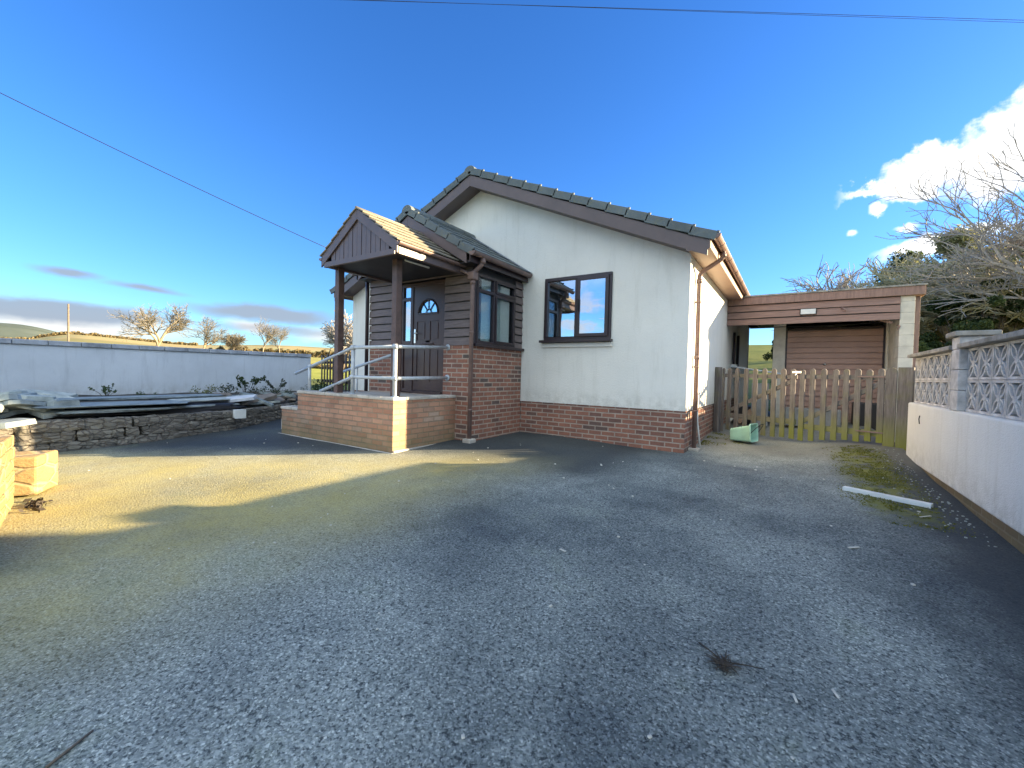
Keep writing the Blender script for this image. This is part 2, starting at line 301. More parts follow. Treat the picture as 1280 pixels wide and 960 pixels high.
# ---------------------------------------------------------------- mesh builder
class MB:
    def __init__(s): s.v = []; s.f = []; s.uv = []; s.smooth = []; s.mi = []; s.m = 0
    def face(s, pts, uvs, sm=False):
        i = len(s.v); s.v += [tuple(p) for p in pts]; s.f.append(tuple(range(i, i + len(pts)))); s.uv.append(uvs); s.smooth.append(sm); s.mi.append(s.m)
    def poly(s, pts, flip=False):
        pts = [Vector(p) for p in pts]
        if flip: pts = pts[::-1]
        n = Vector((0, 0, 0))
        for i in range(len(pts)): n += pts[i - 1].cross(pts[i])
        a = max(range(3), key=lambda k: abs(n[k]))
        o = {0: (1, 2), 1: (0, 2), 2: (0, 1)}[a]
        s.face(pts, [(p[o[0]], p[o[1]]) for p in pts])
    def box(s, x0, x1, y0, y1, z0, z1):
        x0, x1 = sorted((x0, x1)); y0, y1 = sorted((y0, y1)); z0, z1 = sorted((z0, z1))
        P = [(x0, y0, z0), (x1, y0, z0), (x1, y1, z0), (x0, y1, z0), (x0, y0, z1), (x1, y0, z1), (x1, y1, z1), (x0, y1, z1)]
        for q in ((0, 1, 5, 4), (1, 2, 6, 5), (2, 3, 7, 6), (3, 0, 4, 7), (4, 5, 6, 7), (3, 2, 1, 0)): s.poly([P[k] for k in q])
        return s
    def obox(s, c, ax, ay, az, sx, sy, sz, jitter=True):   # oriented box; uv v axis runs along the longest side
        c = Vector(c); ax, ay, az = [Vector(a).normalized() for a in (ax, ay, az)]
        h = (sx / 2, sy / 2, sz / 2); A = (ax, ay, az); long = max(range(3), key=lambda k: h[k])
        off = random.random() * 7 if jitter else 0
        for k in range(3):
            i, j = [(1, 2), (2, 0), (0, 1)][k]
            for sg in (1, -1):
                cs = [(-1, -1), (1, -1), (1, 1), (-1, 1)]
                if sg < 0: cs = cs[::-1]
                pts = []; uvs = []
                for a, b in cs:
                    pts.append(c + A[k] * h[k] * sg + A[i] * h[i] * a + A[j] * h[j] * b)
                    l = {i: h[i] * a, j: h[j] * b, k: h[k] * sg}
                    o2 = j if i == long else i
                    uvs.append((l[o2] + off, l[long] + off) if long != k else (l[i] + off, l[j] + off))
                s.face(pts, uvs)
        return s
    def bar(s, a, b, w, h, up=(0, 0, 1)):
        a = Vector(a); b = Vector(b); d = (b - a); up = Vector(up)
        x = d.normalized(); y = up.cross(x).normalized(); z = x.cross(y)
        return s.obox((a + b) / 2, x, y, z, d.length, w, h)
    def prism(s, pts, axis, a, b):      # 2D polygon in the plane normal to axis, between a and b
        def P(p, t):
            return {0: (t, p[0], p[1]), 1: (p[0], t, p[1]), 2: (p[0], p[1], t)}[axis]
        n = len(pts); ar = sum(pts[i - 1][0] * pts[i][1] - pts[i][0] * pts[i - 1][1] for i in range(n))
        flip = (ar > 0) ^ (axis == 1)
        A = [P(p, a) for p in pts]; B = [P(p, b) for p in pts]
        if a > b: A, B = B, A
        s.poly(B, not flip); s.poly(A, flip)
        for i in range(n):
            s.poly([A[i - 1], A[i], B[i], B[i - 1]], not flip)
        return s
    def tube(s, pts, r, n=8, r2=None, cap=True):
        pts = [Vector(p) for p in pts]; m = len(pts); rings = []; prev = None; L = 0
        for i, p in enumerate(pts):
            d = (pts[min(i + 1, m - 1)] - pts[max(i - 1, 0)]).normalized()
            if prev is None:
                u = d.cross(Vector((0, 0, 1)));
                if u.length < .1: u = d.cross(Vector((0, 1, 0)))
            else: u = prev - d * prev.dot(d)
            u.normalize(); prev = u; w = d.cross(u)
            rr = r if r2 is None else r + (r2 - r) * i / (m - 1)
            if i: L += (p - pts[i - 1]).length
            rings.append(([p + (u * math.cos(t) + w * math.sin(t)) * rr for t in [2 * math.pi * k / n for k in range(n)]], L))
        for i in range(m - 1):
            (R0, l0), (R1, l1) = rings[i], rings[i + 1]
            for k in range(n):
                k2 = (k + 1) % n
                s.face([R0[k], R0[k2], R1[k2], R1[k]], [(k / n, l0), ((k + 1) / n, l0), ((k + 1) / n, l1), (k / n, l1)], n > 4)
        if cap:
            s.poly(rings[0][0], True); s.poly(rings[-1][0])
        return s
    def lathe(s, c, prof, n=16, axis=(0, 0, 1)):
        c = Vector(c); ax = Vector(axis).normalized(); u = ax.orthogonal().normalized(); w = ax.cross(u)
        R = [[c + ax * z + (u * math.cos(2 * math.pi * k / n) + w * math.sin(2 * math.pi * k / n)) * r for k in range(n)] for r, z in prof]
        for i in range(len(R) - 1):
            for k in range(n):
                k2 = (k + 1) % n
                s.face([R[i][k], R[i][k2], R[i + 1][k2], R[i + 1][k]], [(0, 0), (.1, 0), (.1, .1), (0, .1)], True)
        return s
    def build(s, name, mat, parent=None, loc=(0, 0, 0), bevel=0, weld=True):
        loc = Vector(loc) if parent is None else Vector(parent['_o'])
        me = bpy.data.meshes.new(name)
        me.from_pydata([(p[0] - loc.x, p[1] - loc.y, p[2] - loc.z) for p in s.v], [], s.f)
        uvl = me.uv_layers.new(name='UVMap'); k = 0
        flat = []
        for u in s.uv:
            for q in u: flat += [q[0], q[1]]
        uvl.data.foreach_set('uv', flat)
        me.polygons.foreach_set('use_smooth', s.smooth)
        mats = mat if isinstance(mat, (list, tuple)) else [mat]
        for mm in mats: me.materials.append(MT[mm] if isinstance(mm, str) else mm)
        if len(mats) > 1: me.polygons.foreach_set('material_index', s.mi)
        if weld:
            bm = bmesh.new(); bm.from_mesh(me); bmesh.ops.remove_doubles(bm, verts=bm.verts, dist=.00005); bm.to_mesh(me); bm.free()
        me.update()
        o = bpy.data.objects.new(name, me); C.objects.link(o)
        if parent is None: o.location = loc
        else: o.parent = parent
        o['_o'] = tuple(loc)
        if bevel:
            md = o.modifiers.new('edge', 'BEVEL'); md.width = bevel; md.segments = 2; md.limit_method = 'ANGLE'; md.angle_limit = rad(40)
        return o
def tag(o, label=None, cat=None, group=None, kind=None):
    for k, v in (('label', label), ('category', cat), ('group', group), ('kind', kind)):
        if v: o[k] = v
    return o
def thing(name, loc, label, cat, group=None):
    o = bpy.data.objects.new(name, None); C.objects.link(o); o.location = loc; o['_o'] = tuple(loc); o.empty_display_size = .2
    return tag(o, label, cat, group)
def copy_part(o, parent, delta):
    c = o.copy(); C.objects.link(c); c.parent = parent; c.location = o.location + Vector(delta); return c

# ---------------------------------------------------------------- camera
EYE = Vector((0, 0, 1.12)); YAW, PIT, ROL = rad(33.386), rad(1.338), rad(1.395)
Fw = Vector((-math.sin(YAW) * math.cos(PIT), math.cos(YAW) * math.cos(PIT), -math.sin(PIT)))
ri = Vector((math.cos(YAW), math.sin(YAW), 0)); upv = ri.cross(Fw)
Rt = ri * math.cos(ROL) + upv * math.sin(ROL); Up = upv * math.cos(ROL) - ri * math.sin(ROL)
cam = bpy.data.cameras.new('camera'); cam.sensor_width = 36; cam.lens = 530 / 1280 * 36; cam.clip_end = 6000; cam.clip_start = .02
co = bpy.data.objects.new('camera', cam); C.objects.link(co)
co.matrix_world = Matrix(((Rt.x, Up.x, -Fw.x, EYE.x), (Rt.y, Up.y, -Fw.y, EYE.y), (Rt.z, Up.z, -Fw.z, EYE.z), (0, 0, 0, 1)))
bpy.context.scene.camera = co
def polar(az, el, d):     # az degrees left of +Y
    a = rad(az); return Vector((-math.sin(a) * d, math.cos(a) * d, EYE.z + math.tan(rad(el)) * d))

# ---------------------------------------------------------------- world, sun
SUN_AZ, SUN_EL = 37.3, 13.3      # azimuth from +X towards +Y
sd = Vector((math.cos(rad(SUN_AZ)) * math.cos(rad(SUN_EL)), math.sin(rad(SUN_AZ)) * math.cos(rad(SUN_EL)), math.sin(rad(SUN_EL))))
sl = bpy.data.lights.new('sun', 'SUN'); sl.energy = 5.0; sl.angle = rad(.55); sl.color = (1, .77, .46)
so = bpy.data.objects.new('sun', sl); C.objects.link(so); so.rotation_euler = sd.to_track_quat('Z', 'Y').to_euler()
w = bpy.data.worlds.new('World'); bpy.context.scene.world = w; w.use_nodes = True
nt = w.node_tree; bg = nt.nodes['Background']; bg.inputs[1].default_value = .08
sky = nt.nodes.new('ShaderNodeTexSky'); sky.sky_type = 'NISHITA'; sky.sun_disc = False
sky.sun_elevation = rad(SUN_EL); sky.sun_rotation = rad(90 - SUN_AZ); sky.air_density = 1.0; sky.dust_density = .35; sky.ozone_density = 2.2; sky.altitude = 100
hs0 = N(nt, 'ShaderNodeHueSaturation', Saturation=1.22, Value=1.0); nt.links.new(sky.outputs[0], hs0.inputs['Color'])
hs = nt.nodes.new('ShaderNodeMix'); hs.data_type = 'RGBA'; hs.blend_type = 'MULTIPLY'; hs.inputs[0].default_value = 1; nt.links.new(hs0.outputs[0], hs.inputs[6]); hs.inputs[7].default_value = (.42, .60, .90, 1)
tc = nt.nodes.new('ShaderNodeTexCoord'); nrm = N(nt, 'ShaderNodeVectorMath', operation='NORMALIZE'); nt.links.new(tc.outputs['Generated'], nrm.inputs[0])
sx = nt.nodes.new('ShaderNodeSeparateXYZ'); nt.links.new(nrm.outputs[0], sx.inputs[0])
def M(op, a, b=None, c=None, clamp=False):
    q = N(nt, 'ShaderNodeMath', operation=op, use_clamp=clamp)
    for i, x in enumerate((a, b, c)):
        if x is None: continue
        if isinstance(x, (int, float)): q.inputs[i].default_value = x
        else: nt.links.new(x, q.inputs[i])
    return q.outputs[0]
def SS(sock, a, b):
    r_ = N(nt, 'ShaderNodeMapRange'); r_.interpolation_type = 'SMOOTHSTEP'; r_.inputs['From Min'].default_value = a; r_.inputs['From Max'].default_value = b
    nt.links.new(sock, r_.inputs[0]); return r_.outputs[0]
EL = M('MULTIPLY', M('ARCSINE', sx.outputs['Z']), 57.2958)
AZ = M('MULTIPLY', M('ARCTAN2', M('MULTIPLY', sx.outputs['X'], -1.0), sx.outputs['Y']), 57.2958)   # degrees left of +Y
cv = nt.nodes.new('ShaderNodeCombineXYZ'); nt.links.new(M('MULTIPLY', AZ, .05), cv.inputs[0]); nt.links.new(M('MULTIPLY', EL, .05), cv.inputs[1])
def cn(scale, detail=6, rough=.55, off=0, sy=1):
    mp = N(nt, 'ShaderNodeMapping'); mp.inputs['Scale'].default_value = (1, sy, 1); mp.inputs['Location'].default_value = (off, off * .7, off)
    nt.links.new(cv.outputs[0], mp.inputs[0])
    n = N(nt, 'ShaderNodeTexNoise', Scale=scale, Detail=detail, Roughness=rough); nt.links.new(mp.outputs[0], n.inputs['Vector']); return n.outputs['Fac']
# small-scale wobble (degrees)
w1 = M('MULTIPLY', M('SUBTRACT', cn(9, 8, .6), .5), 6.0)
w2 = M('MULTIPLY', M('SUBTRACT', cn(5, 6, .55, 3.1, 2.5), .5), 2.4)
def puff(az0, el0, ra, re, soft=.5, wob=w1, slope=0):
    a = M('DIVIDE', M('SUBTRACT', AZ, az0), ra)
    e0 = M('SUBTRACT', EL, el0)
    if slope: e0 = M('SUBTRACT', e0, M('MULTIPLY', M('SUBTRACT', AZ, az0), slope))
    e = M('DIVIDE', M('ADD', e0, wob), re)
    d = M('SQRT', M('ADD', M('MULTIPLY', a, a), M('MULTIPLY', e, e)))
    return SS(d, 1.0 + soft * .35, 1.0 - soft)
def MAX(*a):
    r_ = a[0]
    for x in a[1:]: r_ = M('MAXIMUM', r_, x)
    return r_
white = MAX(puff(-16.5, 20.4, 6.0, 3.7, .35, slope=-.30), puff(-10.6, 19.6, 4.2, 2.3, .4, slope=-.16), puff(-6.2, 19.0, 2.6, .95, .7),
            puff(-6.8, 17.3, .75, .6, .4, M('MULTIPLY', w1, .4)), puff(-9.0, 17.7, 1.0, .4, .8, M('MULTIPLY', w1, .4)), puff(-4.8, 15.4, .45, .28, .8, M('MULTIPLY', w1, .25)),
            puff(-9.0, 15.1, .9, .3, .9, M('MULTIPLY', w1, .4)), puff(-11.4, 13.3, 4.8, 1.1, .5, M('MULTIPLY', w1, .6), slope=-.12), puff(-24, 22, 7, 4.5, .4))
grey = MAX(puff(79.7, 8.35, 2.5, .42, .8, M('MULTIPLY', w2, .35), slope=.04), puff(74.2, 7.75, 3.4, .38, .9, M('MULTIPLY', w2, .35), slope=.06), puff(85.5, 8.1, 1.4, .25, .9, M('MULTIPLY', w2, .3)),
           M('MULTIPLY', puff(80.5, 4.75, 8.8, 1.25, .5, M('MULTIPLY', w2, .5)), 1.0), puff(63.5, 6.25, 8.3, 1.1, .55, M('MULTIPLY', w2, .6)), M('MULTIPLY', puff(62, 4.5, 9, .6, .9, M('MULTIPLY', w2, .5)), .7))
cream = MAX(puff(64.5, 4.5, 3.2, .8, .8, M('MULTIPLY', w2, .5), slope=.18), M('MULTIPLY', puff(80, 3.6, 12, 1.6, .9, w2), .95), M('MULTIPLY', puff(56, 4.3, 5, 1.3, .9, w2), .9))
# low cloud round the rest of the horizon, with unseen fill cloud behind the camera
back = M('MULTIPLY', M('MULTIPLY', SS(cn(3.2, 8, .6, 9.3, 2.2), .50, .62), M('MULTIPLY', SS(EL, 15, 8), SS(EL, .5, 3))), MAX(SS(M('ABSOLUTE', M('SUBTRACT', AZ, 35)), 62, 75)))
dotf = M('ADD', M('MULTIPLY', sx.outputs['X'], -.55), M('MULTIPLY', sx.outputs['Y'], .835))
nb = N(nt, 'ShaderNodeTexNoise', Scale=2.6, Detail=8, Roughness=.58); nt.links.new(nrm.outputs[0], nb.inputs['Vector'])
fill_cloud = M('MULTIPLY', M('MULTIPLY', SS(nb.outputs['Fac'], .36, .50), SS(EL, 9, 20)), SS(dotf, .02, -.30))  # unseen bright cloud behind the camera, added to fill the shade
def colmix(fac, a, b):
    m = nt.nodes.new('ShaderNodeMix'); m.data_type = 'RGBA'; m.clamp_factor = True
    nt.links.new(fac, m.inputs[0]); nt.links.new(a, m.inputs[6])
    if isinstance(b, tuple): m.inputs[7].default_value = rgb(b)
    else: nt.links.new(b, m.inputs[7])
    return m.outputs[2]
K = 3.1
lowdim = M('SUBTRACT', 1.0, M('MULTIPLY', SS(EL, 22, 2), .12))
hm = nt.nodes.new('ShaderNodeVectorMath'); hm.operation = 'SCALE'; nt.links.new(hs.outputs[2], hm.inputs[0]); nt.links.new(lowdim, hm.inputs['Scale'])
c = colmix(M('MULTIPLY', fill_cloud, .92), hm.outputs[0], (1.42 * K, 1.58 * K, 1.62 * K))
c = colmix(M('MULTIPLY', back, .85), c, (.9 * K, .92 * K, 1.0 * K))
c = colmix(M('MULTIPLY', cream, .95), c, (.86 * K, .82 * K, .78 * K))
c = colmix(M('MULTIPLY', grey, .95), c, (.33 * K, .40 * K, .50 * K))
c = colmix(M('MULTIPLY', white, .98), c, (1.25 * K, 1.25 * K, 1.25 * K))
nt.links.new(c, bg.inputs[0])

# ---------------------------------------------------------------- ground
def sst(x, a, b):
    t = max(0, min(1, (x - a) / (b - a))); return t * t * (3 - 2 * t)
def g(x, y):
    z = .06 - .045 * math.log(1 + math.exp((5.2 - y) * 1.6)) / 1.6
    z = max(z, -.42) + .17 * sst(y, 5.0, 8.0) * sst(x, -.2, 1.2) - .05 * sst(x, -3.6, -1.6) * sst(y, 5.5, 6.5) * (1 - sst(y, 7.0, 9.0))
    return z
def grid(name, xs, ys, zf, mat, kind='structure'):
    nx, ny = len(xs), len(ys)
    me = bpy.data.meshes.new(name)
    me.from_pydata([(x, y, zf(x, y)) for y in ys for x in xs], [], [(j * nx + i, j * nx + i + 1, (j + 1) * nx + i + 1, (j + 1) * nx + i) for j in range(ny - 1) for i in range(nx - 1)])
    me.polygons.foreach_set('use_smooth', [True] * len(me.polygons)); me.materials.append(MT[mat])
    o = bpy.data.objects.new(name, me); C.objects.link(o); o['kind'] = kind; return o
def lin(a, b, n): return [a + (b - a) * i / (n - 1) for i in range(n)]
def drv(x, y): return g(x, y) + .006 * (mnoise.noise(Vector((x * 1.3, y * 1.3, 0))))
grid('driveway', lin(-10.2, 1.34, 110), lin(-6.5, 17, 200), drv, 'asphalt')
# terrain: polar sheet
def fieldel(az):
    return 2.5 + .2 * math.sin(az * .16) + .12 * math.sin(az * .41 + 1) - .8 * sst(az, 79.5, 83)
def terr(x, y):
    r = math.hypot(x, y); az = math.degrees(math.atan2(-x, y))
    if r < 14: base = -.5
    else: base = -.5
    lf = sst(az, 20, 48) * (1 - sst(az, 110, 150))
    h = 0
    # left: lawn and field rising to a low crest
    h1 = .75 * sst(r, 13.5, 19) + (math.tan(rad(fieldel(az))) * 260 + .9) * sst(r, 35, 260) * lf
    h1 *= lf
    if r > 260: h1 -= (r - 260) * .01 * lf
    # right/back: gentle bank, low rise far away
    rt = 1 - lf
    h2 = rt * (.6 * sst(r, 12, 20) + 14 * sst(r, 60, 420) - (max(0, r - 420) * .004)) * (.6 + .4 * math.sin(az * .05))
    return base + h1 + h2 + (mnoise.noise(Vector((x * .03, y * .03, 2))) * .5 * sst(r, 30, 80))
R_ = [0, 3, 6, 9, 12, 13.5, 15, 16.5, 18, 20, 24, 28, 34, 40, 50, 60, 75, 90, 110, 130, 150, 175, 200, 225, 245, 260, 280, 320, 400, 550, 800, 1200, 2000, 3500]
nA = 240; vs = [(0, 0, -.5)]; fs = []
for r in R_[1:]:
    for k in range(nA):
        a = 2 * math.pi * k / nA; x, y = -math.sin(a) * r, math.cos(a) * r; vs.append((x, y, terr(x, y)))
for k in range(nA): fs.append((0, 1 + k, 1 + (k + 1) % nA))
for i in range(len(R_) - 2):
    for k in range(nA):
        a0 = 1 + i * nA + k; a1 = 1 + i * nA + (k + 1) % nA; fs.append((a0, a0 + nA, a1 + nA, a1))
me = bpy.data.meshes.new('ground'); me.from_pydata(vs, [], fs); me.polygons.foreach_set('use_smooth', [True] * len(fs)); me.materials.append(MT['field'])
o = bpy.data.objects.new('ground', me); C.objects.link(o); o['kind'] = 'structure'
# dark far hill on the left
def hillmesh():
    azs = lin(74, 100, 50); vs = []; fs = []
    for i, az in enumerate(azs):
        el = 3.3 * sst(az, 73.5, 82.5) + .45 * sst(az, 82, 92)
        for d, k in ((900, -.2), (1100, .55), (1300, .88), (1500, 1.0), (1900, .6)):
            p = polar(az, el * k if k > 0 else -.3, d); vs.append((p.x, p.y, p.z + 4 * mnoise.noise(Vector((az * .4, d * .01, 0))) * (k > .3)))
    for i in range(49):
        for j in range(4): a = i * 5 + j; fs.append((a, a + 5, a + 6, a + 1))
    me = bpy.data.meshes.new('hills'); me.from_pydata(vs, [], fs); me.polygons.foreach_set('use_smooth', [True] * len(fs)); me.materials.append(MT['hill'])
    o = bpy.data.objects.new('hills', me); C.objects.link(o); o['kind'] = 'structure'
hillmesh()
# road behind the camera
MB().box(-60, 60, -12.5, -6.6, -.6, -.40).build('road', 'asphalt_road')['kind'] = 'structure'
MB().box(-60, 60, -6.6, -6.45, -.6, -.31).build('kerb', 'concrete', bevel=.01)['kind'] = 'structure'

# ---------------------------------------------------------------- bungalow
HX0, HX1, HY, HD = -9.15, -1.30, 6.643, 16.5
RC = -5.22; SL = .451; VY = 6.30     # ridge x, slope, verge y
EXL, EXR = -9.57, -.90               # eave tile ends
def roofz(x): return 5.03 - abs(x - RC) * SL      # tile top
H = thing('bungalow', (-5.2, 6.6, 0), 'white rendered bungalow with grey tiled gable roof, brick plinth and timber clad entrance bay', 'house')
def soff(x): return roofz(x) - .12
mb = MB()      # front gable wall with the window opening
WX0, WX1, WZ0, WZ1 = -3.70, -2.47, 1.73, 2.815
T = .28; fy = HY - .012
def gtop(x): return roofz(x) - .14
# a doorway opening inside the bay is hidden; wall pieces butt together
mb.prism([(HX0, .63), (-6.67, .63), (-6.67, gtop(-6.67)), (HX0, gtop(HX0))], 1, fy, fy + T)
mb.prism([(-6.67, 2.3), (-4.175, 2.3), (-4.175, gtop(-4.175)), (RC, gtop(RC)), (-6.67, gtop(-6.67))], 1, fy, fy + T)
mb.prism([(-4.175, .63), (WX0, .63), (WX0, gtop(WX0)), (-4.175, gtop(-4.175))], 1, fy, fy + T)
mb.prism([(WX0, .63), (WX1, .63), (WX1, WZ0), (WX0, WZ0)], 1, fy, fy + T)
mb.prism([(WX0, WZ1), (WX1, WZ1), (WX1, gtop(WX1)), (WX0, gtop(WX0))], 1, fy, fy + T)
mb.prism([(WX1, .63), (HX1 + .012, .63), (HX1 + .012, 2.96), (WX1, gtop(WX1))], 1, fy, fy + T)
mb.box(HX1 - T, HX1 + .012, fy + T, HD, .63, 2.96)
mb.box(HX0 - .012, HX0 + T, fy + T, HD, .63, 2.96)
mb.box(HX0 + T, HX1 - T, HD - T, HD, .0, 2.96)
mb.build('wall', 'render', H)
mb = MB(); mb.box(-4.175, HX1, HY, HY + T - .02, -.3, .63); mb.box(HX1 - T, HX1, HY + T - .02, HD, -.3, .63)
mb.box(HX0, -6.67, HY, HY + T - .02, -.3, .63); mb.box(HX0, HX0 + T, HY + T - .02, HD, -.3, .63)
mb.build('brick_plinth', 'brick', H)
mb = MB(); mb.box(HX0 + T, HX1 - T, HY + T, HD - T, .5, .55); mb.box(HX0 + T, HX1 - T, HY + T, HD - T, 2.5, 2.55)
mb.box(WX0 - 1.0, WX0 - .9, HY + T, HY + 4, .5, 2.5); mb.box(WX0 - 1, HX1 - T, HY + 4, HY + 4.1, .5, 2.5); mb.build('room_lining', 'dark_room', H)

def slope_tiles(name, par, xr, xe, zr, ze, y0, y1, mat, tw=.33, tl=.33, th=.022, verge=True, vth=.12, vy=None):
    # courses of tiles from the eave (xe) up to the ridge (xr); the verge shows stepped tile ends
    mb = MB(); dx = xr - xe; dz = zr - ze; L = math.hypot(dx, dz); sv = Vector((dx, 0, dz)) / L; nv = Vector((-sv.z, 0, sv.x))
    if nv.z < 0: nv = -nv
    n = max(1, round(L / tl)); cl = L / n
    for i in range(n):
        a0 = i * cl; a1 = min(L, (i + 1) * cl + .05)
        base = Vector((xe, 0, ze)) - nv * th
        lo = base + sv * a0 + nv * .018; hi = base + sv * a1 - nv * .004
        if i == n - 1: hi = base + sv * L - nv * .0
        d = (hi - lo).normalized(); m = nv
        y = y0; k = 0
        y = y0 - (tw / 2 if i % 2 else 0)
        while y < y1 - .01:
            ya = max(y, y0) + .002; yb = min(y + tw, y1) - .002
            if yb - ya > .02:
                jt = random.uniform(-.0025, .0025)
                mb.obox((lo + hi) / 2 + Vector((0, (ya + yb) / 2, 0)) + nv * jt, d, (0, 1, 0), d.cross(Vector((0, 1, 0))), (hi - lo).length, yb - ya, th)
            y += tw; k += 1
    mb.build(name, mat, par, bevel=.004)
    if verge:
        vb = MB()
        for i in range(n):
            a0 = i * cl - .006; a1 = min(L, (i + 1) * cl + .02)
            c0 = Vector((xe, 0, ze)) + sv * a0; c1 = Vector((xe, 0, ze)) + sv * a1
            off = nv * (.012 - vth / 2)
            t1 = c0 + off + nv * .016; t2 = c1 + off - nv * .006
            d = (t2 - t1).normalized()
            vb.obox((t1 + t2) / 2 + Vector((0, y0 - .012, 0)), d, (0, 1, 0), d.cross(Vector((0, 1, 0))), (t2 - t1).length, .03, vth)
            # thick nose at the top of every step
            q = t1 + nv * (vth / 2 - .006)
            vb.obox(q + Vector((0, y0 - .012, 0)), d, (0, 1, 0), d.cross(Vector((0, 1, 0))), .035, .036, .03)
        vb.build('verge_tiles', mat, par, bevel=.005)
slope_tiles('roof_tiles', H, RC, EXR, 5.0, roofz(EXR), VY, HD + .3, 'tile')
slope_tiles('roof_tiles', H, RC, EXL, 5.0, roofz(EXL), VY, HD + .3, 'tile')
mb = MB(); y = VY - .03       # ridge tiles
while y < HD + .3:
    prof = [(RC + math.cos(t) * .13, 4.93 + math.sin(t) * .11) for t in lin(math.pi, 0, 9)]
    prof = prof + [(RC + .115, 4.93), (RC - .115, 4.93)]
    mb.prism(prof, 1, y, y + .44); y += .452
mb.build('ridge_tiles', 'tile', H, bevel=.004)
# timber deck under the tiles, so that the roof has a body
mb = MB(); mb.prism([(EXL + .08, roofz(EXL + .08) - .05), (RC, 4.93), (EXR - .08, roofz(EXR - .08) - .05), (EXR - .08, roofz(EXR - .08) - .075), (RC, 4.9), (EXL + .08, roofz(EXL + .08) - .075)], 1, VY + .03, HD + .25)
mb.build('roof_deck', 'dark_slab', H)
# barge boards
def barge(x0, z0, x1, z1, ya, h, th=.022, name='barge_board', par=None, mat='pvc'):
    MB().prism([(x0, z0), (x1, z1), (x1, z1 - h), (x0, z0 - h)], 1, ya, ya + th).build(name, mat, par, bevel=.003)
bt = .125; bh = .205
barge(RC, roofz(RC) - bt - .03, -1.015, roofz(-1.015) - bt, VY, bh, par=H)
barge(-9.43, roofz(-9.43) - bt, RC - .002, roofz(RC) - bt - .03, VY, bh, par=H)
mb = MB()       # sloping soffit under the verge
for xa, xb in ((RC, -1.3), (-9.15, RC)):
    mb.prism([(xa, roofz(xa) - bt - bh + .02 + (-.03 if xa == RC else 0)), (xb, roofz(xb) - bt - bh + .02 + (-.03 if xb == RC else 0)), (xb, roofz(xb) - bt - bh + .035), (xa, roofz(xa) - bt - bh + .035)], 1, VY + .022, HY - .013)
mb.build('verge_soffit', 'pvc', H)
# eave box: soffit, fascia
for s, xe, xw in ((1, -1.0, HX1 + .012), (-1, -9.44, HX0 - .012)):
    MB().box(xw, xe, VY + .022, HD + .2, 2.93, 2.945).build('soffit', 'soffit', H)
    MB().box(xe, xe + .022 * s, VY, HD + .2, 2.90, 3.075).build('fascia_board', 'soffit', H, bevel=.003)
    MB().prism([(xw - .0 * s, 2.90), (xe, 2.885), (xe, 3.04), (xw - .0 * s, 3.12)], 1, VY + .001, VY + .021).build('box_end', 'pvc', H)
def gutter(par, p0, p1, r=.056, clips=True, mat='pipe', caps=True):
    # half-round gutter from p0 to p1
    mb = MB(); p0 = Vector(p0); p1 = Vector(p1); d = (p1 - p0).normalized(); u = Vector((0, 0, 1)).cross(d).normalized()
    def arc(rr): return [u * math.cos(t) * rr + Vector((0, 0, 1)) * (math.sin(t) * rr) for t in lin(math.pi, 2 * math.pi, 9)]
    o, i_ = arc(r), arc(r - .005); prof = o + i_[::-1]
    for k in range(len(prof)):
        a, b = prof[k - 1], prof[k]
        mb.face([p0 + a, p0 + b, p1 + b, p1 + a], [(0, 0), (.1, 0), (.1, 1), (0, 1)])
    if caps:
        mb.poly([p0 + a - d * .004 for a in arc(r + .004)]); mb.poly([p1 + a + d * .004 for a in arc(r + .004)], True)
    L = (p1 - p0).length
    for q in [.02] + [k * .9 + .45 for k in range(int(L / .9))] + [L - .02]:
        c0 = p0 + d * q
        o2, i2 = arc(r + .006), arc(r + .0005)
        for k in range(8):
            mb.face([c0 - d * .018 + o2[k], c0 - d * .018 + o2[k + 1], c0 + d * .018 + o2[k + 1], c0 + d * .018 + o2[k]], [(0, 0), (.1, 0), (.1, .1), (0, .1)])
            for sgn in (-1, 1): mb.face([c0 + d * .018 * sgn + o2[k], c0 + d * .018 * sgn + o2[k + 1], c0 + d * .018 * sgn + i2[k + 1], c0 + d * .018 * sgn + i2[k]], [(0, 0), (.1, 0), (.1, .1), (0, .1)])
    return mb.build('gutter', mat, par)
gutter(H, (-.915, VY - .02, 3.075), (-.915, HD + .2, 3.06))
gutter(H, (-9.53, VY - .02, 3.075), (-9.53, HD + .2, 3.06))
def downpipe(par, pts, r=.034, collars=(), base=None, name='downpipe', mat='pipe', clips=()):
    mb = MB(); mb.tube(pts, r, 14)
    for p, d in collars: mb.lathe(p, [(r, -.03), (r + .008, -.03), (r + .008, .03), (r, .03)], 14, d)
    for p, wall in clips:     # bracket: band plus arm to the wall
        mb.lathe(p, [(r, -.012), (r + .005, -.012), (r + .005, .012), (r, .012)], 14)
        p = Vector(p); q = Vector(wall); mb.bar(p, q, .07, .02)
    mb.build(name, mat, par)
px, py = HX1 + .065, 7.05
def bend(pts, r=.06, n=4):
    out = [Vector(pts[0])]
    for i in range(1, len(pts) - 1):
        a, b, c_ = Vector(pts[i - 1]), Vector(pts[i]), Vector(pts[i + 1])
        d1 = (a - b).normalized() * r; d2 = (c_ - b).normalized() * r
        for t in lin(0, 1, n): out.append((b + d1) * (1 - t) ** 2 + b * 2 * t * (1 - t) + (b + d2) * t * t)
    out.append(Vector(pts[-1])); return out
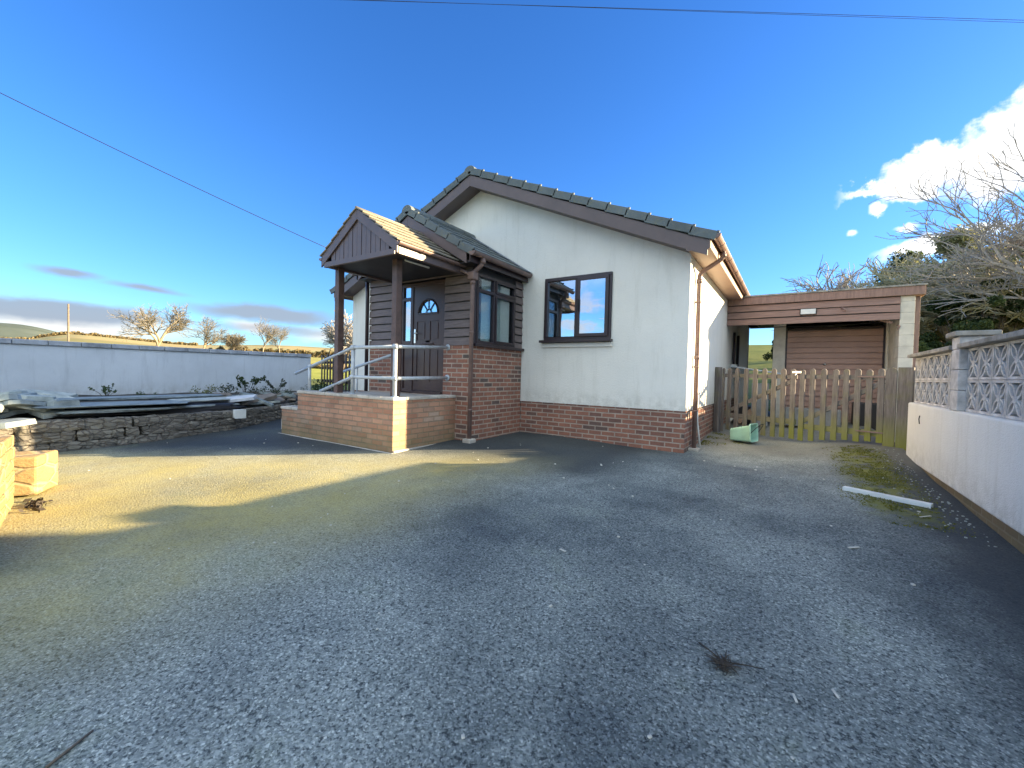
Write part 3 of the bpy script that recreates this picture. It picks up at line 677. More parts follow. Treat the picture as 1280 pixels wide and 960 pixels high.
downpipe(H, bend([(-.915, py, 3.03), (-.915, py, 2.93), (px, py, 2.74), (px, py, 2.6), (px, py, .03)]), collars=[((-.915, py, 2.97), (0, 0, 1)), ((px, py, 2.62), (0, 0, 1)), ((px, py, 1.45), (0, 0, 1))],
         clips=[((px, py, 2.3), (HX1, py, 2.3)), ((px, py, 1.3), (HX1, py, 1.3)), ((px, py, .62), (HX1, py, .62))])
MB().tube(bend([(px + .02, py + .05, .62), (px + .03, py + .07, .4), (px + .07, py + .12, .06)]), .014, 8).build('waste_pipe', 'white_pvc', H)
MB().box(px - .08, px + .08, py - .08, py + .08, .0, .045).build('drain_cover', 'concrete', H, bevel=.01)
# far pipes on the side wall by the carport
downpipe(H, [(HX1 + .06, 12.0, 2.3), (HX1 + .06, 12.0, 1.5)], r=.03, mat='pvc_dark')
downpipe(H, [(HX1 + .06, 12.9, 2.3), (HX1 + .06, 12.9, .1)], r=.035, mat='pvc_dark')
MB().box(HX1 + .012, HX1 + .14, 11.85, 12.15, 1.42, 1.5).build('meter_box', 'white_pvc', H, bevel=.01)
MB().box(HX1 + .012, HX1 + .26, 13.3, 13.65, -.1, 2.6).build('buttress', 'render', H)

# gable window
def frame_rect(mb, x0, x1, z0, z1, w, ya, yb, axis='y'):
    for a in ((x0, x1, z0, z0 + w), (x0, x1, z1 - w, z1), (x0, x0 + w, z0 + w, z1 - w), (x1 - w, x1, z0 + w, z1 - w)):
        if axis == 'y': mb.box(a[0], a[1], ya, yb, a[2], a[3])
        else: mb.box(ya, yb, a[0], a[1], a[2], a[3])
yF = HY - .075; yR = HY + .0
mb = MB()
frame_rect(mb, WX0, WX1, WZ0, WZ1, .055, yF + .03, yR + .02)
mx = -3.085; mb.box(mx - .03, mx + .03, yF + .03, yR + .02, WZ0 + .055, WZ1 - .055)
win = mb.build('window', 'pvc_dark', H, bevel=.004)
mb = MB(); frame_rect(mb, mx + .02, WX1 - .045, WZ0 + .045, WZ1 - .045, .055, yF, yF + .045); mb.build('casement', 'pvc_dark', win, bevel=.006)
MB().box(WX0 + .05, mx - .025, yF + .07, yF + .076, WZ0 + .05, WZ1 - .05).build('pane', 'glass', win)
MB().box(mx + .07, WX1 - .095, yF + .012, yF + .018, WZ0 + .095, WZ1 - .095).build('pane', 'glass', win)
MB().box(mx + .045, mx + .065, yF - .03, yF, 2.28, 2.40).box(mx + .045, mx + .06, yF - .04, yF - .02, 2.2, 2.3).build('handle', 'black', win)
MB().box(WX0 - .05, WX1 + .03, HY - .13, HY + .0, WZ0 - .045, WZ0 - .002).build('sill', 'pvc_dark', win, bevel=.005)
MB().box(WX0 - .04, WX1 + .03, HY - .05, fy - .001, WZ0 - .125, WZ0 - .05).build('render_band', 'render', H, bevel=.008)
# curtain inside the left pane
mb = MB()
for k in range(14):
    x = WX0 + .03 + k * .011; mb.box(x, x + .009, HY + .10 + .02 * (k % 2), HY + .13 + .02 * (k % 2), WZ0 - .05, WZ1 + .05)
mb.build('curtain', 'blind', win)

# ------------------------------------------------------ entrance bay
BX0, BX1, BY = -6.67, -4.175, 5.21
BT = 1.56
mb = MB()
mb.box(BX0, -5.86, BY, BY + .22, -.3, BT); mb.box(-4.80, BX1, BY, BY + .22, -.3, BT); mb.box(-5.86, -4.80, BY, BY + .22, -.3, .745)
mb.box(BX1 - .22, BX1, BY + .22, HY - .013, -.3, BT); mb.box(BX0, BX0 + .22, BY + .22, HY - .013, -.3, BT)
mb.build('bay_brickwork', 'brick', H)
# timber cladding above the bricks: lapped boards with waney lower edges
def lap_boards(mb, x0, x1, z0, z1, y, n, axis='y', sign=-1, th=.026, wav=0):
    h = (z1 - z0) / n
    for i in range(n):
        za = z0 + i * h + .004; zb = z0 + (i + 1) * h - .016
        # wedge section: thick at the bottom edge
        lo = y + sign * th; hi = y + sign * .008
        if axis == 'y':
            segs = 8 if wav else 1
            for k in range(segs):
                xa, xb = x0 + (x1 - x0) * k / segs, x0 + (x1 - x0) * (k + 1) / segs
                q = [wav * mnoise.noise(Vector((x * 2.3, za * 7, 0))) for x in (xa, xb)]
                A = [(xa, lo, za + q[0]), (xa, y, za + q[0]), (xa, y, zb), (xa, hi, zb)]; B_ = [(xb, lo, za + q[1]), (xb, y, za + q[1]), (xb, y, zb), (xb, hi, zb)]
                off = i * 1.7
                def F(ps): mb.face(ps, [((p[2]) * 1.0 + off, p[0] + off) for p in ps])
                if sign < 0: F([A[0], B_[0], B_[3], A[3]]); F([A[1], B_[1], B_[0], A[0]]); F([A[3], B_[3], B_[2], A[2]])
                if k == 0: F([A[0], A[3], A[2], A[1]])
                if k == segs - 1: F([B_[0], B_[1], B_[2], B_[3]])
        else:
            A = [(lo, x0, za), (y, x0, za), (y, x0, zb), (hi, x0, zb)]; B_ = [(lo, x1, za), (y, x1, za), (y, x1, zb), (hi, x1, zb)]
            off = i * 1.7
            def F(ps): mb.face(ps, [(p[2] + off, p[1] + off) for p in ps])
            F([A[0], B_[0], B_[3], A[3]]); F([A[1], B_[1], B_[0], A[0]]); F([A[0], A[3], A[2], A[1]]); F([B_[0], B_[1], B_[2], B_[3]])
CT = 2.96
mb = MB(); mb.box(BX0 + .02, -5.86, BY + .02, BY + .2, BT, CT); mb.box(-4.80, BX1 - .02, BY + .02, BY + .2, BT, CT); mb.box(-5.86, -4.80, BY + .02, BY + .2, 2.68, CT)
mb.box(BX1 - .2, BX1 - .02, BY + .2, HY - .013, 2.68, CT); mb.box(BX1 - .2, BX1 - .02, 6.36, HY - .013, BT, 2.68); mb.box(BX0 + .02, BX0 + .2, BY + .2, HY - .013, BT, CT)
mb.prism([(BX0 + .02, CT), (BX1 - .02, CT), (-5.42, 3.72)], 1, BY + .02, BY + .2)
mb.build('bay_wall', 'dark_slab', H)
mb = MB()
lap_boards(mb, BX0 + .01, -5.87, BT, 2.68, BY + .012, 8, wav=.012)
lap_boards(mb, -4.79, BX1 - .012, BT, 2.68, BY + .012, 8, wav=.012)
lap_boards(mb, BX0 + .01, BX1 - .01, 2.68, 3.02, BY + .012, 2, wav=.01)
lap_boards(mb, 6.38, HY - .014, BT, 2.80, BX1 - .012, 9, axis='x', sign=1)
lap_boards(mb, BY - .01, HY - .014, BT, 2.80, BX0 + .012, 9, axis='x', sign=-1)
mb.build('cladding', 'clad', H)
MB().box(BX1 - .035, BX1 + .02, BY - .02, BY + .03, BT - .01, 2.86).build('corner_board', 'pvc_dark', H, bevel=.003)
# bay window on the right side
wy0, wy1, wz0, wz1 = BY + .05, 6.36, 1.59, 2.70
mb = MB(); X0, X1 = BX1 - .05, BX1 + .02
frame_rect(mb, wy0, wy1, wz0, wz1, .05, X0, X1, 'x'); my = 5.73; mb.box(X0, X1, my - .03, my + .03, wz0 + .05, wz1 - .05)
mb.box(X0, X1, wy0 + .05, my - .03, 2.41, 2.46); mb.box(X0, X1, my + .03, wy1 - .05, 2.41, 2.46)
bw = mb.build('window', 'pvc_dark', H, bevel=.004); bw['label'] = 'four light window in the side of the entrance bay'
win['label'] = 'two light window in the white gable wall'
for ya, yb, za, zb in ((wy0 + .045, my - .025, 2.455, wz1 - .045), (my + .025, wy1 - .045, 2.455, wz1 - .045), (wy0 + .045, my - .025, wz0 + .045, 2.415), (my + .025, wy1 - .045, wz0 + .045, 2.415)):
    MB().box(BX1 - .02, BX1 - .014, ya, yb, za, zb).build('pane', 'glass_bay', bw)
mb = MB(); frame_rect(mb, my + .02, wy1 - .04, 2.45, wz1 - .04, .035, BX1 + .015, BX1 + .035, 'x'); frame_rect(mb, my + .02, wy1 - .04, wz0 + .04, 2.42, .035, BX1 + .015, BX1 + .035, 'x'); mb.build('casement', 'pvc_dark', bw, bevel=.003)
MB().box(BX1 - .05, BX1 + .06, BY - .02, HY - .014, BT - .015, wz0).build('sill', 'pvc_dark', bw, bevel=.004)
mb = MB()
for k in range(11):
    y = wy0 + .06 + k * .093; a = .35
    mb.obox((BX1 - .085, y, 2.1), (math.sin(a), math.cos(a), 0), (math.cos(a), -math.sin(a), 0), (0, 0, 1), .086, .002, 1.1)
mb.build('blind', 'blind', bw)
# front door with fanlight and side light
DX0, DX1, DZ0, DZ1 = -5.60, -4.82, .76, 2.66
mb = MB(); ya, yb = BY + .03, BY + .10
mb.box(-5.86, -5.80, ya, yb, DZ0, DZ1); mb.box(-5.62, -5.56, ya, yb, DZ0, DZ1); mb.box(-4.86, -4.80, ya, yb, DZ0, DZ1)
mb.box(-5.80, -5.62, ya, yb, DZ1 - .06, DZ1); mb.box(-5.56, -4.86, ya, yb, DZ1 - .06, DZ1); mb.box(-5.80, -5.62, ya, yb, DZ0, DZ0 + .06)
mb.box(-5.80, -5.62, ya, yb, 2.36, 2.42); mb.box(-5.80, -5.62, ya, yb, 1.60, 1.66); mb.box(-5.56, -4.86, ya - .02, yb, DZ0 - .015, DZ0 + .03)
mb.build('door_frame', 'door', H, bevel=.004)
MB().box(-5.81, -5.61, BY + .06, BY + .066, 1.65, 2.37).build('side_light', 'glass', H); MB().box(-5.81, -5.61, BY + .06, BY + .066, 2.41, 2.62).build('side_light', 'glass', H)
MB().box(-5.80, -5.62, BY + .05, BY + .07, .82, 1.60).build('lower_panel', 'door', H)
dx0, dx1 = -5.555, -4.865; dc = (dx0 + dx1) / 2; dz0, dz1 = .795, 2.60
mb = MB()
# door leaf as a frame with recessed panels and an arched light
r1 = .215; zc = 2.19
y0_, y1_ = BY + .045, BY + .085
mb.box(dx0, dx1, y0_ + .012, y1_, dz0, zc - .14)
st = .085
mb.box(dx0, dx0 + st, y0_, y0_ + .012, dz0, zc - .14); mb.box(dx1 - st, dx1, y0_, y0_ + .012, dz0, zc - .14); mb.box(dc - .05, dc + .05, y0_, y0_ + .012, dz0 + .16, zc - .20)
for za, zb in ((dz0, dz0 + .16), (1.52, 1.66), (zc - .20, zc - .14)): mb.box(dx0 + st, dx1 - st, y0_, y0_ + .012, za, zb)
for xa, xb in ((dx0 + st + .03, dc - .08), (dc + .08, dx1 - st - .03)):
    for za, zb in ((dz0 + .19, 1.49), (1.69, zc - .23)): mb.box(xa, xb, y0_ + .003, y0_ + .013, za, zb)
arc_ = [(dc + math.cos(t) * r1, zc - .06 + math.sin(t) * r1) for t in lin(0, math.pi, 15)]
mb.prism([(dx0, zc - .14), (dx1, zc - .14), (dx1, zc - .06), (dc + r1, zc - .06)][0:3] + [(dx0, zc - .06)], 1, y0_, y1_)
mb.prism([(dx1, zc - .06), (dx1, dz1), (dc, dz1)] + [arc_[i] for i in range(7, -1, -1)], 1, y0_, y1_)
mb.prism([(dc, dz1), (dx0, dz1), (dx0, zc - .06)] + [arc_[i] for i in range(14, 6, -1)], 1, y0_, y1_)
leaf = mb.build('front_door', 'door', H)
MB().prism([(dc - r1 - .005, zc - .065)] + [(dc + math.cos(t) * (r1 + .003), zc - .06 + math.sin(t) * (r1 + .003)) for t in lin(math.pi, 0, 15)] + [(dc + r1 + .005, zc - .065)], 1, y0_ + .02, y0_ + .026).build('fanlight', 'glass', leaf)
mb = MB()
mb.tube([(dc + math.cos(t) * (r1 + .012), y0_ - .004, zc - .06 + math.sin(t) * (r1 + .012)) for t in lin(0, math.pi, 15)], .016, 6)
mb.tube([(dc + math.cos(t) * .06, y0_ + .008, zc - .06 + math.sin(t) * .06) for t in lin(0, math.pi, 7)], .008, 5)
for t in (.9, math.pi / 2, math.pi - .9): mb.tube([(dc + math.cos(t) * .06, y0_ + .008, zc - .06 + math.sin(t) * .06), (dc + math.cos(t) * r1, y0_ + .008, zc - .06 + math.sin(t) * r1)], .008, 5)
mb.bar((dc - r1 - .02, y0_ - .004, zc - .07), (dc + r1 + .02, y0_ - .004, zc - .07), .02, .028)
mb.build('fanlight_frame', 'pvc_dark', leaf)
mb = MB(); hx = dx0 + .045; mb.box(hx - .018, hx + .018, y0_ - .012, y0_, 1.62, 1.86); mb.tube([(hx, y0_ - .012, 1.79), (hx, y0_ - .055, 1.79), (hx + .11, y0_ - .055, 1.785)], .01, 8); mb.build('handle', 'chrome', leaf)
mb = MB(); mb.box(dc - .13, dc + .13, y0_ - .012, y0_ - .001, 1.555, 1.625); mb.obox((dc, y0_ - .03, 1.60), (1, 0, 0), (0, 1, .5), (0, -.5, 1), .24, .05, .006); mb.build('letterbox', 'pvc', leaf, bevel=.003)
# bay roof
BRX, BRZ, BEX, BEZ, BV = -5.42, 3.84, -4.005, 2.955, 4.95
slope_tiles('bay_roof_tiles', H, BRX, BEX, BRZ, BEZ, BV, fy - .02, 'tile', tl=.30, vth=.11)
slope_tiles('bay_roof_tiles', H, BRX, 2 * BRX - BEX, BRZ, BEZ, BV, fy - .02, 'tile', tl=.30, vth=.11)
mb = MB(); y = BV - .03
while y < fy - .03:
    prof = [(BRX + math.cos(t) * .12, BRZ - .07 + math.sin(t) * .11) for t in lin(math.pi, 0, 9)]
    mb.prism(prof, 1, y, min(y + .44, fy - .01)); y += .452
mb.build('ridge_tiles', 'tile', H, bevel=.004)
bs = (BRZ - BEZ) / (BRX - BEX)
def bz(x): return BEZ + (BEX - x) * abs(bs) if x > BRX else BEZ + (x - (2 * BRX - BEX)) * abs(bs)
mb = MB(); mb.prism([(-6.8, bz(-6.8) - .05), (BRX, bz(BRX) - .06), (-4.05, bz(-4.05) - .05), (-4.05, bz(-4.05) - .075), (BRX, bz(BRX) - .09), (-6.8, bz(-6.8) - .075)], 1, BV + .02, fy - .01); mb.build('bay_roof_deck', 'dark_slab', H)
barge(BRX, bz(BRX) - .13, -4.14, bz(-4.14) - .105, BV, .165, par=H); barge(-6.70, bz(-6.70) - .105, BRX - .002, bz(BRX) - .13, BV, .165, par=H)
MB().box(BX1 + .01, -4.09, BV + .022, fy - .01, 2.80, 2.815).build('soffit', 'pvc_dark', H); MB().box(-4.09, -4.068, BV + .01, fy - .01, 2.79, 2.95).build('fascia_board', 'pvc_dark', H)
MB().box(BX0 - .01, -6.75, BV + .022, fy - .01, 2.80, 2.815).build('soffit', 'pvc_dark', H); MB().box(-6.772, -6.75, BV + .01, fy - .01, 2.79, 2.95).build('fascia_board', 'pvc_dark', H)
mb = MB()       # soffit between bay wall and front verge
mb.box(BX0 - .08, BX1 + .085, BV + .022, BY - .02, 2.785, 2.797)
mb.build('porch_soffit', 'dark_slab', H)
gutter(H, (-4.005, BV - .03, 2.93), (-4.005, fy - .06, 2.915)); gutter(H, (-6.835, BV - .03, 2.93), (-6.835, fy - .06, 2.915))
# stepped lead flashing against the gable wall
mb = MB()
n0 = Vector((abs(bs), 0, 1)).normalized()
a = Vector((BRX + .1, fy - .10, bz(BRX + .1) + .012)); b = Vector((BEX + .03, fy - .10, bz(BEX + .03) + .012)); mb.bar(a, b, .17, .006, up=n0)
mb.build('flashing', 'lead', H)
# corner downpipe of the bay with its swan neck and the canopy branch
cx, cy = BX1 + .01, BY - .065
downpipe(H, bend([(-4.005, BY - .02, 2.90), (-4.005, BY - .02, 2.80), (cx, cy, 2.66), (cx, cy, 2.5), (cx, cy, .10)], .05), collars=[((-4.005, BY - .02, 2.83), (0, 0, 1)), ((cx, cy, 2.52), (0, 0, 1)), ((cx, cy, 2.62), (0, 0, 1))],
         clips=[((cx, cy, 1.75), (cx - .06, BY, 1.75)), ((cx, cy, .55), (cx - .06, BY, .55))])
downpipe(H, bend([(-4.44, 5.07, 2.80), (-4.44, 5.07, 2.74), (-4.30, 5.10, 2.70), (cx, cy + .005, 2.60)], .04), r=.028, name='branch_pipe')
MB().box(cx - .06, cx + .06, cy - .06, cy + .06, 2.56, 2.68).build('hopper', 'pipe', H, bevel=.01)
MB().box(cx - .08, cx + .08, cy - .08, cy + .08, .02, .10).build('drain_cover', 'concrete', H, bevel=.02)
# canopy on two posts
KX, KZ, KV = -5.18, 3.40, 3.79
kz = lambda x: KZ - abs(x - KX) * .685
mb = MB()
for k, (xe, s) in enumerate(((-4.34, 1), (-6.02, -1))):
    nn = Vector((.685 * s, 0, 1)).normalized(); rows = 6
    for i in range(rows):
        y = KV - .02; j = 0
        xa = KX + (xe - KX) * i / rows; xb = KX + (xe - KX) * (i + 1.12) / rows
        if i == rows - 1: xb = xe + .02 * s
        while y < 5.19:
            yb = min(y + .25, 5.2)
            A = Vector((xa, (y + yb) / 2, kz(xa) + .002)); B_ = Vector((xb, (y + yb) / 2, kz(xb) + .030 + random.uniform(-.003, .003))); mb.bar(A, B_, yb - y - .006, .016, up=nn); y += .25
mb.tube([(KX, KV - .02, KZ + .005), (KX, 5.2, KZ + .005)], .02, 8)
mb.build('canopy_tiles', 'tile_pale', H)
MB().prism([(-6.0, kz(-6.0) - .012), (KX, KZ - .012), (-4.36, kz(-4.36) - .012), (-4.36, kz(-4.36) - .05), (KX, KZ - .055), (-6.0, kz(-6.0) - .05)], 1, KV + .02, 5.2).build('canopy_deck', 'dark_slab', H)
barge(KX, KZ - .005, -4.34, kz(-4.34) - .005, KV, .15, par=H); barge(-6.02, kz(-6.02) - .005, KX - .002, KZ - .005, KV, .15, par=H)
mb = MB(); x = -5.80; q = 0
while x < -4.52:      # vertical boards of the canopy gable
    xb = min(x + .10, -4.52); yq = KV + .012 + .004 * (q % 2)
    za, zb = kz(x + .004) - .13, kz(xb - .006) - .13
    P_ = [(x + .004, 2.72), (xb - .006, 2.72)] + [(xb - .006, max(2.725, zb))] + ([(KX, KZ - .13)] if x < KX < xb else []) + [(x + .004, max(2.725, za))]
    mb.prism(P_, 1, yq + .012, yq + .03); x += .10; q += 1
mb.build('canopy_gable', 'pvc', H)
MB().prism([(-5.96, 2.66), (-4.40, 2.66), (-4.40, 2.735), (-5.96, 2.735)], 1, KV + .006, KV + .05).build('canopy_beam', 'pvc', H, bevel=.003)
MB().box(-5.9, -4.42, KV + .05, BY - .02, 2.70, 2.715).build('canopy_ceiling', 'dark_slab', H)
for xs_ in ((-4.42, -4.36), (-5.98, -5.92)):
    MB().box(xs_[0], xs_[1], KV + .05, BY - .02, 2.67, 2.80).build('canopy_rail', 'pvc', H, bevel=.003)
gutter(H, (-4.325, KV + .0, 2.81), (-4.325, 5.15, 2.80), r=.038); gutter(H, (-6.035, KV, 2.81), (-6.035, 5.15, 2.80), r=.038)
for xp, yp in ((-4.72, 4.135), (-5.93, 4.05)):
    MB().obox((xp, yp, 1.72), (1, 0, 0), (0, 1, 0), (0, 0, 1), .10, .10, 1.98).build('canopy_post', 'post', H, bevel=.006)
MB().tube([(-4.58, 4.15, 2.68), (-4.58, 4.62, 2.68)], .014, 8).build('canopy_strip_light', 'white_pvc', H)
# left corner bits under the eaves: scroll bracket and security light
MB().tube(bend([(-6.835, BY + .05, 2.90), (-6.835, BY + .05, 2.78), (BX0 - .05, BY - .03, 2.6), (BX0 - .05, BY - .03, .7)], .05), .034, 12).build('downpipe', 'pvc_dark', H)
MB().tube([(-7.2, fy - .04, 3.3), (-6.9, fy - .05, 3.1), (-6.75, fy - .05, 2.85)], .035, 8).build('branch_pipe', 'pipe', H)

# ------------------------------------------------------ entrance platform
PFX, PFY = -4.52, 3.93
PL = thing('entrance_platform', (-5.7, 4.5, 0), 'raised pink brick entrance platform with pale coping and steps below the front door', 'steps')
mb = MB(); mb.box(-6.855, PFX, PFY, PFY + .215, -.3, .715); mb.box(PFX - .215, PFX, PFY + .215, BY - .002, -.3, .715)
mb.box(-7.345, -6.855, PFY, PFY + .215, -.3, .425); mb.build('side_wall', 'brick_plat', PL)
mb = MB()
def cope(mb, x0, x1, y0, y1, z0, z1, n=5):     # slightly uneven mortar capping
    for k in range(n):
        if x1 - x0 > y1 - y0: a, b = x0 + (x1 - x0) * k / n, x0 + (x1 - x0) * (k + 1) / n; mb.box(a, b, y0 + random.uniform(-.006, .004), y1, z0, z1 + random.uniform(-.006, .006))
        else: a, b = y0 + (y1 - y0) * k / n, y0 + (y1 - y0) * (k + 1) / n; mb.box(x0, x1 + random.uniform(-.004, .006), a, b, z0, z1 + random.uniform(-.006, .006))
cope(mb, -6.87, PFX + .012, PFY - .012, PFY + .23, .715, .762, 9); cope(mb, PFX - .23, PFX + .012, PFY + .23, BY - .003, .715, .762, 5)
cope(mb, -7.37, -6.855, PFY - .015, PFY + .23, .425, .475, 3)
mb.build('coping', 'concrete', PL, bevel=.012)
MB().box(-6.6, PFX - .215, PFY + .215, BY - .003, -.2, .735).build('floor_slab', 'concrete', PL)
mb = MB()
for k, (x0, x1) in enumerate(((-7.0, -6.6), (-7.4, -7.0), (-7.8, -7.4))): mb.box(x0, x1, PFY + .23, BY - .01, -.3, .56 - k * .18)
mb.build('step', 'concrete', PL, bevel=.01)
mb = MB(); mb.box(-7.42, PFX + .03, PFY - .035, PFY - .001, -.3, .004); mb.box(PFX, PFX + .03, PFY, BY - .01, -.3, .03); mb.build('mortar_footing', 'concrete', PL, bevel=.01)

# ------------------------------------------------------ handrails
def rail_clamp(mb, p, d, r=.026, l=.035): mb.lathe(p, [(r, -l), (r + .004, -l), (r + .004, l), (r, l)], 12, d)
HR = thing('handrail', (-5.0, 4.0, .76), 'galvanised tube handrail along the front edge of the brick platform', 'handrail')
c0 = (-4.60, 4.02); ztop = 1.462; zmid = 1.02; r0 = .025
for x, z0_, zt in ((-4.60, .755, ztop), (-5.53, .755, ztop), (-6.67, .755, 1.20)):
    MB().tube([(x, 4.02, z0_), (x, 4.02, zt)], r0 + .004 if x > -6 else r0, 12).lathe((x, 4.02, z0_ + .006), [(0, -.005), (.055, -.005), (.055, .006), (0, .006)], 12).build('rail_post', 'galv', HR)
MB().tube([(-4.60, 4.02, ztop), (-5.53, 4.02, ztop), (-7.09, 4.02, 1.04)], r0, 12).build('top_rail', 'galv', HR)
MB().tube([(-4.60, 4.02, zmid), (-5.53, 4.02, zmid), (-6.36, 4.02, .77)], r0, 12).build('lower_rail', 'galv', HR)
MB().tube([(-4.60, 4.02, ztop), (-4.70, BY - .012, 1.53)], r0, 12).lathe((-4.70, BY - .008, 1.53), [(0, -.006), (.05, -.006), (.05, .006), (0, .006)], 14, (0, 1, 0)).build('top_rail', 'galv', HR)
MB().tube([(-4.60, 4.02, zmid), (-4.70, BY - .012, 1.035)], r0, 12).lathe((-4.70, BY - .008, 1.035), [(0, -.006), (.05, -.006), (.05, .006), (0, .006)], 14, (0, 1, 0)).build('lower_rail', 'galv', HR)
for x, z in ((-4.60, ztop), (-5.53, ztop), (-4.60, zmid), (-5.53, zmid)): MB().lathe((x, 4.02, z), [(0, -.036), (.031, -.036), (.034, 0), (.031, .036), (0, .036)], 12).lathe((x, 4.02, z), [(.030, -.045), (.030, .045)], 12, (1, 0, 0)).build('clamp', 'galv', HR)
H2 = thing('handrail', (-6.4, 4.95, .5), 'galvanised tube handrail beside the house wall, sloping down behind the front one', 'handrail')
MB().tube([(-5.72, 4.95, 1.405), (-7.10, 4.95, 1.09)], r0, 12).build('top_rail', 'galv', H2)
MB().tube([(-6.68, 4.95, .55), (-6.68, 4.95, 1.18)], .014, 10).build('rail_post', 'galv', H2); MB().tube([(-5.74, 4.95, .735), (-5.74, 4.95, 1.40)], .018, 10).build('rail_post', 'galv', H2)

# ------------------------------------------------------ garage and carport
GY = 10.9; G = thing('garage', (.4, 12, 0), 'brown boarded carport and garage with cream block pillar and closed up and over door', 'garage')
mb = MB(); lap_boards(mb, HX1 + .013, 1.69, 2.345, 2.80, GY + .0, 3, wav=.010, th=.03); mb.build('fascia_boarding', 'fascia_wood', G)
MB().box(HX1 + .013, 1.69, GY + .003, GY + .05, 2.35, 2.92).build('beam', 'dark_slab', G)
mb = MB(); mb.box(HX1 + .013, 2.02, GY - .06, GY - .03, 2.80, 2.965); mb.box(HX1 + .013, 2.02, GY - .03, GY + .002, 2.80, 2.82); mb.build('roof_edge', 'fascia_wood', G, bevel=.004)
MB().box(HX1 + .013, 2.05, GY - .08, 17.2, 2.967, 3.0).build('roof', 'coping', G, bevel=.004)
MB().box(2.02, 2.045, GY - .03, 17.2, 2.80, 2.96).build('roof_edge', 'fascia_wood', G)
MB().box(HX1 + .013, 1.69, GY + .05, 17.2, 2.93, 2.96).build('ceiling', 'dark_slab', G)
mb = MB()      # block pillar, courses with joints
z = -.1; k = 0
while z < 2.79:
    zt = min(z + .215, 2.80); mb.box(1.692, 1.905, GY + .004, GY + .38, z, zt - .006); z += .215
mb.build('block_pillar', 'pillar', G, bevel=.006); MB().box(1.70, 1.90, GY + .01, GY + .37, -.1, 2.79).build('pillar_core', 'concrete', G)
MB().box(1.905, 1.99, GY + .08, GY + .2, .1, 2.79).build('corner_board', 'fascia_wood', G, bevel=.004)
D2 = 12.0
MB().box(-.40, -.15, D2, D2 + .25, -.1, 2.93).build('pier', 'pillar', G, bevel=.01); MB().box(1.66, 1.90, D2, D2 + .25, -.1, 2.93).build('pier', 'pillar', G, bevel=.01)
MB().box(-.40, -.2, D2 + .25, 17, -.1, 2.93).box(1.70, 1.90, GY + .38, D2, -.1, 2.93).box(1.70, 1.90, D2 + .25, 17, -.1, 2.93).box(-.2, 1.7, 16.8, 17, -.1, 2.93).build('wall', 'pillar', G)
mb = MB(); mb.box(-.15, -.115, D2 + .06, D2 + .14, -.1, 2.33); mb.box(1.62, 1.655, D2 + .06, D2 + .14, -.1, 2.33); mb.box(-.115, 1.62, D2 + .06, D2 + .14, 2.30, 2.36); mb.build('door_frame', 'pvc_dark', G)
mb = MB(); z = .16; k = 0
while z < 2.295:      # pressed horizontal ribs
    h = .125; mb.box(-.113, 1.618, D2 + (.04 if k % 2 else .055), D2 + .09, z, min(z + h - .022, 2.298)); k += 1; mb.box(-.113, 1.618, D2 + .082, D2 + .09, min(z + h - .02, 2.297), min(z + h, 2.298)); z += h
gd = mb.build('garage_door', 'garage_door', G, bevel=.005)
mb = MB(); mb.lathe((.62, D2 + .045, 1.52), [(0, -.03), (.022, -.03), (.022, .0), (.03, .0), (.03, .012)], 12, (0, 1, 0)); mb.build('handle', 'chrome', gd)
MB().box(.11, .37, GY - .06, GY - .032, 2.53, 2.635).build('name_plate', 'white_pvc', G, bevel=.004)
MB().box(.095, .385, GY - .052, GY - .028, 2.515, 2.65).build('plate_backing', 'black', G)
mb = MB(); mb.tube([(.80, GY - .03, 2.62), (.83, GY - .10, 2.60), (.86, GY - .10, 2.54)], .018, 6); mb.build('bracket', 'fascia_wood', G)
mb = MB(); mb.bar((1.60, GY + .08, 2.36), (1.60, GY + .08, 2.10), .04, .05); mb.bar((1.60, GY + .08, 2.30), (1.42, GY + .08, 2.36), .03, .04); mb.tube([(1.66, GY + .04, 2.24), (1.70, GY - .02, 2.22), (1.66, GY - .02, 2.16)], .012, 6); mb.build('bracket', 'fascia_wood', G)
MB().tube([(-.9, D2 - .5, 2.36), (.6, D2 - .6, 2.32), (1.6, D2 - .7, 2.36)], .010, 5).build('cable', 'cable', G)
# clutter in the carport
def clutter(name, a, b, w, h, mat, label, cat): tag(MB().bar(a, b, w, h).build(name, mat, None, loc=((a[0] + b[0]) / 2, (a[1] + b[1]) / 2, min(a[2], b[2]))), label, cat)
clutter('timber_plank', (-1.0, 10.7, .15), (-.35, 11.5, .82), .16, .03, 'card', 'brown plank leaning behind the left half of the picket gate', 'plank')
clutter('timber_plank', (-1.12, 10.3, .2), (-.98, 10.6, .40), .03, .05, 'litter', 'short pale stick of wood by the brick plinth behind the gate', 'plank')
tag(MB().tube([(-1.17, 10.9, 1.42), (-.15, 10.95, 1.26)], .018, 8).build('metal_tube', 'galv', None, (-.6, 10.9, 1.26)), 'thin grey metal tube strung across the side passage of the carport', 'tube')
tag(MB().box(-1.1, -.45, 11.25, 11.9, .09, .50).build('storage_box', 'dark_slab', None, (-.8, 11.5, .09), bevel=.02), 'black box low in the side passage behind the gate', 'box')
tag(MB().box(-.75, -.42, 11.0, 11.2, .09, 1.05).build('folded_board', 'grey_sheet', None, (-.6, 11.1, .09), bevel=.01), 'grey board standing against the white pier of the carport', 'board')
tag(MB().box(-.1, .9, 11.3, 11.75, .12, .52).build('storage_box', 'grey_sheet', None, (.4, 11.5, .12), bevel=.02), 'grey box in front of the garage door seen through the pickets', 'box')
tag(MB().box(1.1, 1.6, 11.2, 11.7, .15, .70).build('storage_box', 'dark_slab', None, (1.35, 11.5, .15), bevel=.02), 'dark box by the right foot of the garage door', 'box')

